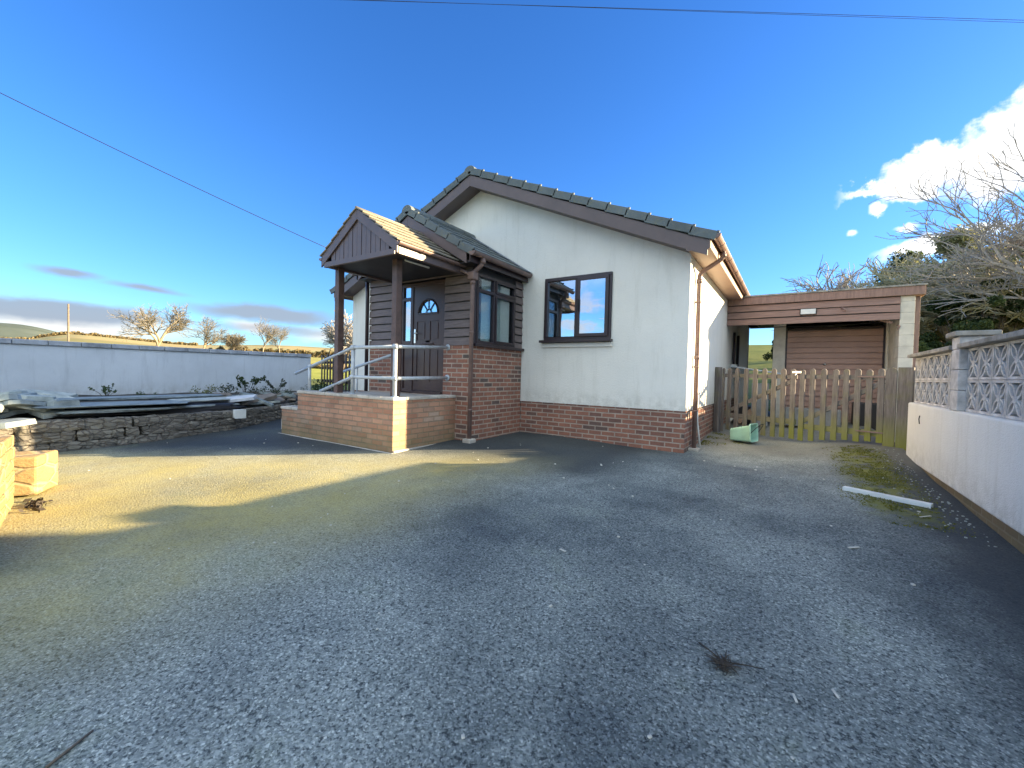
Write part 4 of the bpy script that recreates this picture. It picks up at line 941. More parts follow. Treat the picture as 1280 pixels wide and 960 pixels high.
# ------------------------------------------------------ picket gates
P0 = Vector((-1.2, 9.35, 0)); P1 = Vector((1.2, 8.15, 0)); pd = (P1 - P0).normalized(); pn = Vector((pd.y, -pd.x, 0))
if pn.y > 0: pn = -pn
GA = thing('picket_gate', P0 + pd * .8 + Vector((0, 0, .1)), 'left leaf of the weathered picket gate, with narrow grey pickets beside the house wall', 'gate')
GB = thing('picket_gate', P0 + pd * 2.1 + Vector((0, 0, .15)), 'right leaf of the weathered picket gate, green with algae beside the white wall', 'gate')
def picket(par, s, w, zb, zt, dn=.0, name='picket', th=.022):
    c = P0 + pd * s + pn * (.03 + dn); n_ = 6; mb = MB(); lean = random.uniform(-.008, .008)
    prof = [(-w / 2, zb), (w / 2, zb), (w / 2 + lean, zt - w / 2)] + [(w / 2 * math.cos(t) + lean, zt - w / 2 + w / 2 * math.sin(t)) for t in lin(.35, math.pi - .35, 5)] + [(-w / 2 + lean, zt - w / 2)]
    o = random.random() * 9
    def P3(q, k): v_ = c + pd * q[0] + pn * (k * th / 2); return (v_.x, v_.y, q[1])
    A = [P3(q, 1) for q in prof]; B_ = [P3(q, -1) for q in prof]; uv = [(q[0] + o, q[1] + o) for q in prof]
    mb.face(A, uv); mb.face(B_[::-1], uv[::-1])
    for i in range(len(prof)): mb.face([A[i - 1], B_[i - 1], B_[i], A[i]], [(o, prof[i - 1][1]), (o + th, prof[i - 1][1]), (o + th, prof[i][1]), (o, prof[i][1])])
    mb.build(name, 'picket', par, bevel=.002)
gz = lambda s: g(*(P0 + pd * s).xy)
for s in (.224, .385, .557, .734, .904, 1.068, 1.226, 1.385): picket(GA, s, .082, gz(s) + .06 + random.uniform(-.01, .02), 1.335 + random.uniform(-.012, .012))
for s in (1.525, 1.683, 1.849, 2.003, 2.154, 2.302, 2.446, 2.588): picket(GB, s, .078, gz(s) + .035 + random.uniform(-.01, .015), 1.325 + random.uniform(-.014, .012))
def railp(par, s0, s1, z0, z1, w=.07, th=.035, name='rail'):
    a = P0 + pd * s0; b = P0 + pd * s1; a.z, b.z = z0, z1; MB().bar(a, b, th, w).build(name, 'picket', par, bevel=.003)
railp(GA, .08, 1.43, 1.20, 1.19); railp(GA, .08, 1.43, .42, .42, .09); railp(GA, .12, 1.40, .46, 1.14, .07, .03, 'brace')
railp(GB, 1.48, 2.64, 1.20, 1.20); railp(GB, 1.48, 2.64, .36, .37, .09); railp(GB, 1.5, 2.6, .42, 1.14, .07, .03, 'brace')
a = P0 + pd * 2.3 + pn * .05; b = P0 + pd * 2.7 + pn * .05
MB().bar((a.x, a.y, 1.21), (b.x, b.y, 1.21), .010, .02).build('hinge_strap', 'pipe', GB); MB().bar((a.x, a.y, .39), (b.x, b.y, .39), .010, .02).build('hinge_strap', 'pipe', GB)
mb = MB(); c_ = P0 + pd * 1.44 + pn * .055; mb.bar(c_ - pd * .06 + Vector((0, 0, 1.27)), c_ + pd * .08 + Vector((0, 0, 1.27)), .015, .03); mb.tube([c_ + Vector((0, 0, 1.25)), c_ + pn * .03 + Vector((0, 0, 1.22)), c_ + Vector((0, 0, 1.17))], .008, 6); mb.build('latch', 'chrome', GB)
gp = thing('gate_post', P0 + Vector((0, 0, .05)), 'left timber gate post against the brick plinth of the house', 'post')
MB().obox(P0 + pd * -.03 + Vector((0, 0, .68)), pd, pn, (0, 0, 1), .10, .10, 1.36).build('post', 'picket', gp, bevel=.006); picket(gp, .10, .05, .1, 1.34, name='cover_board')
gp2 = thing('gate_post', P0 + pd * 2.75 + Vector((0, 0, .15)), 'wide right timber gate post against the white garden wall', 'post')
picket(gp2, 2.70, .13, .17, 1.35, .015, 'cover_board'); MB().obox(P0 + pd * 2.86 + Vector((0, 0, .70)), pd, pn, (0, 0, 1), .17, .10, 1.30).build('post', 'picket', gp2, bevel=.006)

# ------------------------------------------------------ right wall with pierced blocks
RX = 1.30
W = thing('garden_wall', (RX, 4, 0), 'white painted garden wall topped with pierced screen blocks on the right of the drive', 'wall')
MB().box(RX + .004, RX + .22, -1.2, 7.62, .13, .875).build('painted_wall', 'render_right', W, bevel=.02)
mb = MB(); mb.box(RX + .016, RX + .21, -1.2, 7.6, -.5, .13); mb.build('brick_base', 'brick_base', W)
def screen_block(loc):
    s = .292; th = .085; mb = MB(); x0, x1 = -th / 2, th / 2
    def strip(p, q, w0, w1, da=0):     # bar in the y-z plane
        a = Vector((0, *p)); b = Vector((0, *q)); d = (b - a).normalized(); n_ = Vector((0, -d.z, d.y))
        A = [a + n_ * w0 / 2, a - n_ * w0 / 2, b - n_ * w1 / 2, b + n_ * w1 / 2]
        f_ = [Vector((x0 + da, v.y, v.z)) for v in A]; k_ = [Vector((x1 - da, v.y, v.z)) for v in A]
        mb.poly(f_); mb.poly(k_[::-1])
        for i in range(4): mb.poly([f_[i - 1], k_[i - 1], k_[i], f_[i]])
    h = s / 2 - .002; w = .022
    for sy in (-1, 1): mb.box(x0, x1, sy * h, sy * (h - w), -h, h); mb.box(x0, x1, -h + w, h - w, sy * h, sy * (h - w))
    hh = h - w + .004
    for sy in (-1, 1):
        for sz in (-1, 1):
            for side in (-1, 1):
                pts = []
                for t in lin(0, 1, 6):
                    bul = math.sin(math.pi * t) * .032 * side
                    base = Vector((sy * hh * t, sz * hh * t)); nn = Vector((-sz, sy)).normalized(); pts.append(base + nn * bul * sy * sz)
                for i in range(5): strip(pts[i], pts[i + 1], .018, .018, .004)
    mb.lathe((x0 + .004, 0, 0), [(0, -.004), (.03, -.004), (.035, .01)], 10, (1, 0, 0))
    o = mb.build('screen_block', 'screen', None, loc=(0, 0, 0), weld=False)
    return o
sb = screen_block(None); sb.parent = W; PY0, PY1 = 5.62, 5.85
first = True; rows = (1.022, 1.314)
def put(y, z):
    global first
    loc = Vector((RX + .10, y, z)) - W.location
    if first: sb.location = loc; first = False
    else:
        c = sb.copy(); C.objects.link(c); c.parent = W; c.location = loc
y = PY0 - .148
while y > 1.2:
    for z in rows: put(y, z)
    y -= .293
y = PY1 + .148
while y < 7.55:
    for z in rows: put(y, z)
    y += .293
mb = MB()
y = 1.0
while y < PY0 - .02: mb.box(RX - .02, RX + .22, y, min(y + .585, PY0) - .004, 1.463, 1.505); y += .585
y = PY1
while y < 7.62: mb.box(RX - .02, RX + .22, y, min(y + .585, 7.66) - .004, 1.463, 1.505); y += .585
mb.build('coping', 'coping', W, bevel=.006)
mb = MB(); z = .876
while z < 1.57: mb.box(RX - .0, RX + .21, PY0, PY1, z, min(z + .195, 1.58) - .004); z += .195
mb.build('pier', 'screen', W, bevel=.008)
MB().box(RX - .04, RX + .26, PY0 - .04, PY1 + .04, 1.578, 1.625).build('pier_cap', 'coping', W, bevel=.01)
mb = MB(); mb.box(RX, RX + .2, .75, 1.0, .876, 1.5); mb.build('pier', 'screen', W, bevel=.008)
MB().tube([(RX - .002, 6.95, .74), (RX - .008, 6.95, .70), (RX - .002, 6.95, .64)], .005, 6).build('hook', 'cable', W)
# taller wall of the neighbour with a green stained coping
NW = thing('boundary_wall', (1.95, 4, 0), 'low rear wall with green stained flat coping behind the screen blocks', 'wall')
MB().box(1.95, 2.15, 1.0, 7.6, -.4, 1.60).build('block_wall', 'concrete', NW); MB().box(1.90, 2.20, .98, 7.62, 1.60, 1.645).build('coping', simple('green_coping', (.24, .26, .16), .9, .3, 5), NW, bevel=.01)
MB().box(1.96, 2.14, 7.6, 14.0, -.4, 1.47).build('block_wall', 'concrete', NW)  # unseen lower stretch, added to block low sun near the gate

# ------------------------------------------------------ left garden bed and walls
pts = [(-7.2, -6.0), (-8.0, -2.0), (-8.55, .2), (-8.50, 1.2), (-8.30, 2.3), (-8.50, 3.6), (-9.05, 4.6), (-9.6, 5.4), (-10.4, 6.3)]
def bedline(y):
    for (xa, ya), (xb, yb) in zip(pts, pts[1:]):
        if ya <= y <= yb: return xa + (xb - xa) * (y - ya) / (yb - ya)
    return pts[-1][0] if y > pts[-1][1] else pts[0][0]
def bedz(x, y): return .34 + .05 * mnoise.noise(Vector((x * 1.2, y * 1.2, 5))) + .07 * sst(bedline(y) - x, .2, 3)
vs = []; fs = []; ys = lin(-6, 9.5, 110); nk = 30
for j, y in enumerate(ys):
    xa = bedline(y) - .12
    for k in range(nk):
        x = xa + (-13.6 - xa) * k / (nk - 1); vs.append((x, y, bedz(x, y)))
for j in range(109):
    for k in range(nk - 1): a = j * nk + k; fs.append((a, a + nk, a + nk + 1, a + 1))
me = bpy.data.meshes.new('soil'); me.from_pydata(vs, [], fs); me.polygons.foreach_set('use_smooth', [True] * len(fs)); me.materials.append(MT['soil']); o = bpy.data.objects.new('soil', me); C.objects.link(o); o['kind'] = 'structure'
SW = thing('stone_wall', (-8.4, 2, 0), 'low rubble stone retaining wall along the garden bed on the left', 'wall')
def stone(mb, c, sx, sy, sz, rot, seed, tilt=0):     # irregular rounded block
    bm = bmesh.new(); bmesh.ops.create_cube(bm, size=1); bmesh.ops.subdivide_edges(bm, edges=bm.edges, cuts=2, use_grid_fill=True)
    Rm = Matrix.Rotation(rot, 3, 'Z') @ Matrix.Rotation(tilt, 3, 'X')
    for v in bm.verts:
        p = v.co.copy(); l = max(abs(p.x), abs(p.y), abs(p.z)); p = p.lerp(p.normalized() * l * 1.15, .35)
        p += mnoise.noise_vector(p * 2.2 + Vector((seed, seed * .7, 0))) * .13
        v.co = Rm @ Vector((p.x * sx, p.y * sy, p.z * sz)) + Vector(c)
    for f in bm.faces: mb.face([v.co.copy() for v in f.verts], [(v.co.y, v.co.z) for v in f.verts], False)
    bm.free()
mb = MB(); y = -3.0; sd_ = 0
while y < 6.2:
    for r_ in range(3):
        yy = y + (.09 if r_ % 2 else 0); ln = random.uniform(.13, .27); x = bedline(yy) - .06
        zb = g(x, yy) - .03; top = .33; hh_ = (top - zb) / 3
        d = Vector((bedline(yy + .1) - bedline(yy - .1), .2)); rot = math.atan2(d.y, d.x)
        stone(mb, (x + random.uniform(-.02, .02), yy, zb + hh_ * (r_ + .5)), ln * 1.1, .20, hh_ * random.uniform(.95, 1.1), rot, sd_); sd_ += 1.37
    y += .165
mb.build('stonework', 'rubble', SW, weld=False)
mb = MB()
for (xa, ya), (xb, yb) in zip(pts, pts[1:]): mb.bar((xa - .16, ya, 0), (xb - .16, yb, 0), .2, .62)
mb.build('wall_core', 'rubble', SW)
# white left wall
A0 = Vector((-12.55, -9.0)); A1 = Vector((-13.42, 8.12))
LW = thing('garden_wall', (-13, 2, .3), 'long pale painted garden wall behind the bed of slates on the left', 'wall')
wd = (A1 - A0).normalized(); wn_ = Vector((-wd.y, wd.x))
if wn_.x > 0: wn_ = -wn_
mb = MB(); n_ = 24
def wallz(t): return 1.50 + .06 * t
a3 = lambda t, k, z: ((A0 + (A1 - A0) * t + wn_ * k).x, (A0 + (A1 - A0) * t + wn_ * k).y, z)
for (k0, k1, z0f, z1f, nm, mt_) in ((0, .2, lambda t: -.3, lambda t: 1.44 + .07 * t, 'painted_wall', 'render_left'), (-.045, .245, lambda t: 1.442 + .07 * t, lambda t: 1.545 + .07 * t, 'coping', 'coping')):
    mb = MB(); L = (A1 - A0).length
    if nm == 'painted_wall': cuts = [(0, 1)]
    else: cuts = [(i / 34 + .0003, (i + 1) / 34 - .0003) for i in range(34)]
    for t0, t1 in cuts:
        P_ = [a3(t0, k0, z0f(t0)), a3(t1, k0, z0f(t1)), a3(t1, k1, z0f(t1)), a3(t0, k1, z0f(t0)), a3(t0, k0, z1f(t0)), a3(t1, k0, z1f(t1)), a3(t1, k1, z1f(t1)), a3(t0, k1, z1f(t0))]
        for q in ((0, 1, 5, 4), (1, 2, 6, 5), (2, 3, 7, 6), (3, 0, 4, 7), (4, 5, 6, 7), (3, 2, 1, 0)): mb.poly([P_[k] for k in q], True)
    mb.build(nm, [mt_] if nm == 'painted_wall' else simple('pale_grey_coping', (.46, .48, .50), .9, .4, 3, 40, .003, c2=(.25, .26, .27)), LW, bevel=.0 if nm == 'painted_wall' else .012)
# low yellow stone wall at far left
def rotbox(name, cen, ang, sx, sy, z0, z1, mat, par, bev=.012):
    a = rad(ang); return MB().obox((cen[0], cen[1], (z0 + z1) / 2), (math.cos(a), math.sin(a), 0), (-math.sin(a), math.cos(a), 0), (0, 0, 1), sx, sy, z1 - z0, False).build(name, mat, par, bevel=bev)
YW = thing('gate_wall', (-5.3, .5, -.1), 'sunlit low wall of yellow stone blocks cut off by the left edge of the photo', 'wall')
ang = 167
u_ = Vector((math.cos(rad(ang)), math.sin(rad(ang)))); v_ = Vector((-u_.y, u_.x))     # v_ points to -Y side
e = Vector((-5.68, .70))
if v_.y > 0: v_ = -v_
mb = MB(); random.seed(11)
z = -.45; row = 0
while z < .40:
    s_ = -.0 - (.12 if row % 2 else 0)
    while s_ < 1.9:
        ln = random.choice((.22, .3, .38)); s0 = max(0, s_); s1 = min(1.9, s_ + ln)
        if s1 - s0 > .04:
            c_ = e - u_ * ((s0 + s1) / 2) + v_ * .16; pr = random.uniform(-.008, .008)
            mb.obox((c_.x, c_.y, z + .052), (u_.x, u_.y, 0), (v_.x, v_.y, 0), (0, 0, 1), s1 - s0 - .008, .32 + pr, .098, False)
        s_ += ln
    z += .104; row += 1
mb.build('stonework', 'yellow_stone', YW, bevel=.012)
c_ = e - u_ * .95 + v_ * .16; MB().obox((c_.x, c_.y, -.02), (u_.x, u_.y, 0), (v_.x, v_.y, 0), (0, 0, 1), 1.86, .29, .8, False).build('wall_core', 'yellow_stone', YW)
ST = thing('stone_block_step', (-6.0, .95, -.1), 'single sunlit yellow stone block beside the end of the low wall', 'block')
a2 = Vector((-5.86, .86)); b2 = Vector((-6.20, 1.06)); dd = (b2 - a2).normalized(); nn_ = Vector((dd.y, -dd.x)); 
if nn_.dot(Vector((5.8, -.9))) > 0: nn_ = -nn_
c_ = (a2 + b2) / 2 + nn_ * .2
MB().obox((c_.x, c_.y, .06), (dd.x, dd.y, 0), (nn_.x, nn_.y, 0), (0, 0, 1), (b2 - a2).length, .40, .36, False).build('block', 'yellow_stone', ST, bevel=.02)

# slates and planks on the bed
random.seed(5)
def slate(loc, sx, sy, th, rz, tilt, taz, mat, label, group=None, name='slate'):
    bm = bmesh.new(); n_ = 9; ring = []
    for k in range(n_):
        t = 2 * math.pi * k / n_; r_ = 1 + random.uniform(-.18, .14); cx_, cy_ = math.cos(t), math.sin(t); m_ = max(abs(cx_), abs(cy_)) ** .6
        ring.append((cx_ / m_ * sx / 2 * r_, cy_ / m_ * sy / 2 * r_))
    mb = MB(); Rm = Matrix.Rotation(tilt, 3, Vector((math.cos(taz), math.sin(taz), 0))) @ Matrix.Rotation(rz, 3, 'Z')
    top = [Rm @ Vector((x * random.uniform(.93, .98), y * random.uniform(.93, .98), th / 2 + random.uniform(-.004, .004))) + Vector(loc) for x, y in ring]; bot = [Rm @ Vector((x, y, -th / 2)) + Vector(loc) for x, y in ring]
    mb.poly(top); mb.poly(bot[::-1])
    for i in range(n_): mb.poly([bot[i - 1], bot[i], top[i], top[i - 1]])
    bm.free()
    o = mb.build(name, mat, None, loc=(loc[0], loc[1], loc[2] - th / 2), bevel=.006); tag(o, label, 'slate', group); return o
hg = 'slates heaped at the left end of the bed'
heap = 'rough grey slate lying in the heap at the left end of the garden bed'
for i in range(60):
    lay = i // 15; y = .15 + random.random() * 1.45 - .12 * lay * (1 if i % 2 else -.4); x = bedline(max(y, 0)) - .12 - random.random() * 1.6
    slate((x, y, .42 + lay * .055 + random.random() * .02), random.uniform(.28, .58), random.uniform(.22, .40), random.uniform(.045, .10), random.random() * 3, random.uniform(-.40, .40), random.random() * 3, random.choice(['slate2', 'slate2', 'slate2', 'slate']), heap, hg)
slate((-8.15, .95, .35), .50, .40, .07, .4, .12, 0, 'slate', 'thick pale slate slab overhanging the stone wall at its left end', name='slab')
slate((-8.1, .55, .42), .5, .40, .06, .9, .5, 1.2, 'slate', 'grey slate leaning on edge above the yellow stone wall', name='slab')
# long stacked slabs
def slab(a, b, w, th, mat, label):
    a, b = Vector(a), Vector(b); c_ = (a + b) / 2; d_ = b - a; mb = MB(); stone(mb, c_, d_.length, w, th * 1.5, math.atan2(d_.y, d_.x), a.y * 3.1 + a.z * 17)
    tag(mb.build('long_slab', mat, None, loc=(c_.x, c_.y, c_.z - th / 2)), label, 'slab')
slab((-8.58, 1.45, .43), (-8.56, 2.75, .42), .34, .03, 'slate', 'front grey slate slab lying on top of the stone wall, left half')
slab((-8.66, 2.60, .42), (-8.95, 3.85, .43), .34, .03, 'slate', 'front grey slate slab lying on top of the stone wall, right half')
slab((-8.80, 1.2, .50), (-8.80, 3.0, .50), .75, .022, 'slate', 'long dark slab lying flat behind the front slates on the bed')
slab((-9.05, 2.9, .50), (-9.35, 4.2, .51), .6, .022, 'slate2', 'paler slab lying flat at the far end of the slate row')
slab((-8.90, 1.5, .38), (-9.0, 3.9, .38), .7, .10, 'dark_slab', 'black filler for the dark gap under the long slates')  # black slab puts the shade of the gap into colour
slab((-9.6, 1.3, .55), (-9.9, 4.0, .53), .6, .03, 'slate', 'rearmost long grey slab lying against the planted strip of the bed')
rs = 'rubble stones at the right end of the bed'
for i in range(64):
    y = 4.05 + random.random() * 2.0; x = bedline(y) - .15 - random.random() * 1.3
    slate((x, y, .38 + random.random() * .13), random.uniform(.15, .5), random.uniform(.12, .3), random.uniform(.03, .09), random.random() * 3, random.uniform(-.4, .4), random.random() * 3, random.choice(['slate', 'slate3', 'slate2', 'slate']), 'broken slate in the dark rubble at the right end of the garden bed', rs)
slate((-8.95, 4.0, .52), .55, .30, .06, 1.0, .2, .5, simple('white_stone', (.6, .62, .66), .7, .2, 6), 'white and blue sack lying on the rubble by the slates', name='white_sack')['category'] = 'sack'
o = MB(); 
JB = thing('junction_box', (-8.55, 3.75, .2), 'small pale grey plastic box fixed to the stone wall', 'junction box')
for nm, b_ in (('case', (-.085, .085, -.0, .11, 0, .15)), ('lid', (-.09, .09, -.012, 0, -.01, .155))):
    xx, yy, zz = -8.36, 3.72, .20; MB().obox((xx + (b_[2] + b_[3]) / -2, yy, zz + (b_[4] + b_[5]) / 2), (.15, 1, 0), (1, -.15, 0), (0, 0, 1), b_[1] - b_[0], abs(b_[3] - b_[2]), b_[5] - b_[4], False).build(nm, 'white_pvc', JB, bevel=.006)

# ------------------------------------------------------ plants
def leaf_quads(mb, c, n, rad_, size, flat=1.0, up=.3):
    for _ in range(n):
        d = Vector((random.gauss(0, 1), random.gauss(0, 1), random.gauss(0, 1))).normalized() * rad_ * (random.random() ** .4)
        d.z *= flat; p = Vector(c) + d
        a = Vector((random.gauss(0, 1), random.gauss(0, 1), random.gauss(0, 1) + up)).normalized(); b = a.orthogonal().normalized(); b.rotate(Matrix.Rotation(random.random() * 6.28, 3, a)); e_ = a.cross(b)
        s = size * random.uniform(.6, 1.3)
        mb.face([p - b * s * .5, p + e_ * s * .3, p + b * s * .5, p - e_ * s * .3], [(0, 0), (0, 1), (1, 1), (1, 0)])
def small_plant(loc, h, r_, label, mat='leaf_plant', kind='herb', name='plant', cat='plant'):
    T_ = thing(name, loc, label, cat); mb = MB(); sm = MB(); L = Vector(loc)
    n = 7 if kind == 'herb' else 9
    h *= .78
    for k in range(n):
        a = random.random() * 6.28; t = random.uniform(.25, 1) * r_; top = L + Vector((math.cos(a) * t, math.sin(a) * t, h * random.uniform(.55, 1)))
        mid = L.lerp(top, .5) + Vector((0, 0, h * .1)); sm.tube([L, mid, top], .006, 4, .002, False)
        if kind == 'herb': leaf_quads(mb, top.lerp(mid, .3), 26, h * .34, h * .15)
        else:
            for q in (.5, .65, .8, .92, 1): leaf_quads(mb, mid.lerp(top, q), 4, h * .09, h * .13)
    sm.build('stem', 'stick', T_, weld=False); mb.build('foliage', mat, T_, weld=False)
def bx(y, off): return (bedline(y) - off, y, .40)
small_plant(bx(2.6, 3.0), .42, .26, 'small leafy plant with two upright shoots behind the middle of the long slates', kind='tall')
small_plant(bx(3.2, 2.6), .22, .45, 'low spreading green plant behind the slates, right of the two upright shoots')
small_plant(bx(4.0, 1.9), .38, .32, 'yellow green variegated shrub at the end of the slates', 'leaf_yellow', name='shrub', cat='shrub')
small_plant(bx(4.35, 1.6), .42, .34, 'blue grey leafy shrub beside the white sack', 'leaf_grey', name='shrub', cat='shrub')
small_plant(bx(4.9, 1.5), .75, .45, 'tall straggly plant with dark seed heads against the pale wall', 'leaf_dark', 'tall')
small_plant(bx(5.2, 1.2), .34, .55, 'dark green low shrub below the straggly seed heads', 'leaf_dark', name='shrub', cat='shrub')
small_plant(bx(5.9, 1.3), .55, .3, 'upright rosemary like plant behind the low end of the handrail', 'leaf_grey', 'tall')
small_plant(bx(5.8, .6), .30, .6, 'dark creeping shrub between the rubble and the brick platform', 'leaf_dark', name='shrub', cat='shrub')
small_plant((-10.2, 6.9, .35), .6, .75, 'dark ivy mound under the black picket fence', 'leaf_dark', name='shrub', cat='shrub')
small_plant((-11.6, 7.3, .35), .5, .65, 'dark ivy clump at the left foot of the black picket fence', 'leaf_dark', name='shrub', cat='shrub')
# black picket fence in the gap between wall and house
FN = thing('picket_fence', (-11.4, 7.6, .4), 'dark picket fence in the gap between the pale wall and the house', 'fence')
fa, fb = Vector((-13.2, 8.35, 0)), Vector((-9.25, 7.35, 0)); fd = (fb - fa).normalized(); s = .1; L = (fb - fa).length
while s < L - .05:
    p = fa + fd * s; mb = MB()
    mb.bar((p.x, p.y, .35), (p.x, p.y, 1.60 + random.uniform(-.02, .02)), .022, .10, up=(fd.x, fd.y, 0)); mb.build('picket', 'pvc_dark', FN, bevel=.003); s += .262
for z in (.75, 1.35):
    a, b = fa + fd * .05 + Vector((0, .03, z)), fb + Vector((0, .03, z)); MB().bar(a, b, .03, .08).build('rail', 'pvc_dark', FN)

def trunk_path(p, d, L, n, wob):
    pts = [Vector(p)]; d = Vector(d).normalized()
    for i in range(n):
        d = (d + Vector((random.gauss(0, wob), random.gauss(0, wob), random.gauss(0, wob * .6)))).normalized(); pts.append(pts[-1] + d * L / n)
    return pts, d
def bare_tree(loc, h, label, seed, mat='bark', tmat='twigs', trunk=.28, r0=.16, levels=5, spread=.75, name='bare_tree', kids=4, rmin=.006, group=None, base=None):
    random.seed(seed); T_ = thing(name, loc, label, 'tree', group); tm = MB(); cm = MB()
    def grow(p, d, L, r, lev):
        n = 4 if lev < 2 else 3; pts, de = trunk_path(p, d, L, n, .13 + .04 * lev)
        (tm if lev < 2 else cm).tube(pts, r, 7 if lev < 2 else 3, max(rmin, r * .62), lev == 0)
        if lev >= levels: return
        for k in range(kids + (1 if lev in (1, 2) else 0)):
            t = random.uniform(.45, 1) if lev else random.uniform(.6, 1); i = min(n - 1, int(t * n)); q = pts[i].lerp(pts[i + 1], t * n - i)
            side = Vector((random.gauss(0, 1), random.gauss(0, 1), random.gauss(0, .5))); side -= de * side.dot(de); side.normalize()
            nd = (de + side * random.uniform(.5, 1.1) * spread + Vector((0, 0, .12))).normalized(); grow(q, nd, L * random.uniform(.55, .82), max(rmin, r * .58), lev + 1)
        grow(pts[-1], de, L * .75, max(rmin, r * .6), lev + 1)
    grow(Vector(loc), (0, 0, 1), h * trunk, r0, 0)
    zt = max(v[2] for v in cm.v) - loc[2]; k_ = h / zt
    for B_ in (tm, cm): B_.v = [(loc[0] + (v[0] - loc[0]) * k_, loc[1] + (v[1] - loc[1]) * k_, loc[2] + (v[2] - loc[2]) * k_) for v in B_.v]
    tm.build('trunk', mat, T_, weld=False); cm.build('crown', tmat, T_, weld=False)
def th_(az, d, el): return polar(az, el, d).z - gpos(az, d).z
def gpos(az, d, zoff=-.3):
    a = rad(az); x, y = -math.sin(a) * d, math.cos(a) * d; return Vector((x, y, terr(x, y) + zoff))
# far trees on the left, in the fields
bare_tree(gpos(73.6, 95), th_(73.6, 95, 6.7), 'rounded bare tree with tawny twigs, left of the others beyond the pale wall', 3, 'bark_lit', 'far_twigs', .22, .20, 5, .85, rmin=.006, kids=3)
bare_tree(gpos(69.8, 120), th_(69.8, 120, 5.6), 'broad pale bare tree to the right of the rounded tawny one', 8, 'bark_lit', 'far_twigs', .20, .15, 5, .95, rmin=.006, kids=3)
bare_tree(gpos(66.8, 120), th_(66.8, 120, 4.0), 'small bushy bare tree between the broad one and the upright one', 12, 'bark_lit', 'far_twigs', .2, .1, 5, 1, rmin=.012)
bare_tree(gpos(64.0, 110), th_(64.0, 110, 6.1), 'slender upright bare tree in the middle of the field skyline', 21, 'bark_lit', 'far_twigs', .26, .13, 5, .7, rmin=.006, kids=3)
bare_tree(gpos(62.2, 115), th_(62.2, 115, 4.9), 'thin bare tree just right of the slender upright one', 22, 'bark_lit', 'far_twigs', .26, .1, 5, .7, rmin=.006, kids=3)
bare_tree(gpos(55.6, 24, 0), th_(55.6, 24, 7.2), 'dark branching bare tree behind the black picket fence', 31, 'bark', 'twigs', .22, .09, 4, 1.0, rmin=.010)
def hedge(name, az0, az1, d0, d1, h, label, mat, seed, n=9000, size=.5, cat='hedge', thick=3):
    random.seed(seed); mb = MB(); st = MB()
    for i in range(n):
        t = random.random(); az = az0 + (az1 - az0) * t; d = d0 + (d1 - d0) * t + random.uniform(-thick, thick) * .5
        p = gpos(az, d, 0); hh_ = h * (.65 + .5 * mnoise.noise(Vector((az * 1.7, seed, 0))) + .2 * mnoise.noise(Vector((az * 7, seed, 3)))); p.z += random.random() ** .8 * hh_
        s_ = size * random.uniform(.5, 1.2); a = Vector((random.gauss(0, 1), random.gauss(0, 1), random.gauss(0, 1))).normalized(); b = a.orthogonal().normalized(); e_ = a.cross(b)
        mb.face([p - b * s_ * .5, p + e_ * s_ * .35, p + b * s_ * .5, p - e_ * s_ * .35], [(0, 0), (0, 1), (1, 1), (1, 0)])
    o = mb.build(name, mat, None, loc=tuple(gpos((az0 + az1) / 2, (d0 + d1) / 2, 0)), weld=False); tag(o, label, cat)
hedge('hedge', 53, 69.5, 120, 125, 2.2, 'long ochre winter hedgerow along the crest of the field', 'ochre_hedge', 4, 9000, .8)
hedge('hedge', 70, 84, 190, 200, 1.0, 'thin distant hedge line below the dark hill', 'ochre_hedge', 6, 4000, .9)
hedge('hedge', 54, 62, 75, 80, .8, 'lower tawny hedge across the field behind the pale wall', 'ochre_hedge', 9, 3500, .5)
# pole and wind turbine
pp = gpos(79.7, 60, -.5); tp = thing('telegraph_pole', pp, 'thin wooden pole standing in the field beyond the pale wall', 'pole')
MB().tube([pp, (pp.x, pp.y, polar(0, 5.5, 60).z)], .10, 8, .07).build('pole', 'bark', tp)
wt = polar(78.9, 2.4, 1500); WTt = thing('wind_turbine', wt, 'tiny white wind turbine on the skyline right of the pole', 'turbine')
hub = Vector((wt.x, wt.y, wt.z + 20)); MB().tube([wt, hub], 1.2, 8, .7).build('tower', 'white_pvc', WTt)
for k in range(3):
    a = 2.1 * k + .5; pv = Vector((-math.sin(rad(78.9)), math.cos(rad(78.9)), 0)); sv = Vector((pv.y, -pv.x, 0)); MB().bar(hub - pv * 1.5, hub - pv * 1.5 + (sv * math.cos(a) + Vector((0, 0, 1)) * math.sin(a)) * 7, .9, .4, up=tuple(pv)).build('blade', 'white_pvc', WTt)
for dx, lab in ((0, 'left of a pair of small grey gate posts showing above the pale wall'), (1.0, 'right of a pair of small grey gate posts showing above the pale wall')):
    q = gpos(61.45 - dx * .72, 50, -.2); tag(MB().box(q.x - .16, q.x + .16, q.y - .16, q.y + .16, q.z, q.z + 1.5).box(q.x - .2, q.x + .2, q.y - .2, q.y + .2, q.z + 1.5, q.z + 1.58).build('gate_pillar', 'concrete', None, loc=tuple(q)), lab, 'post')

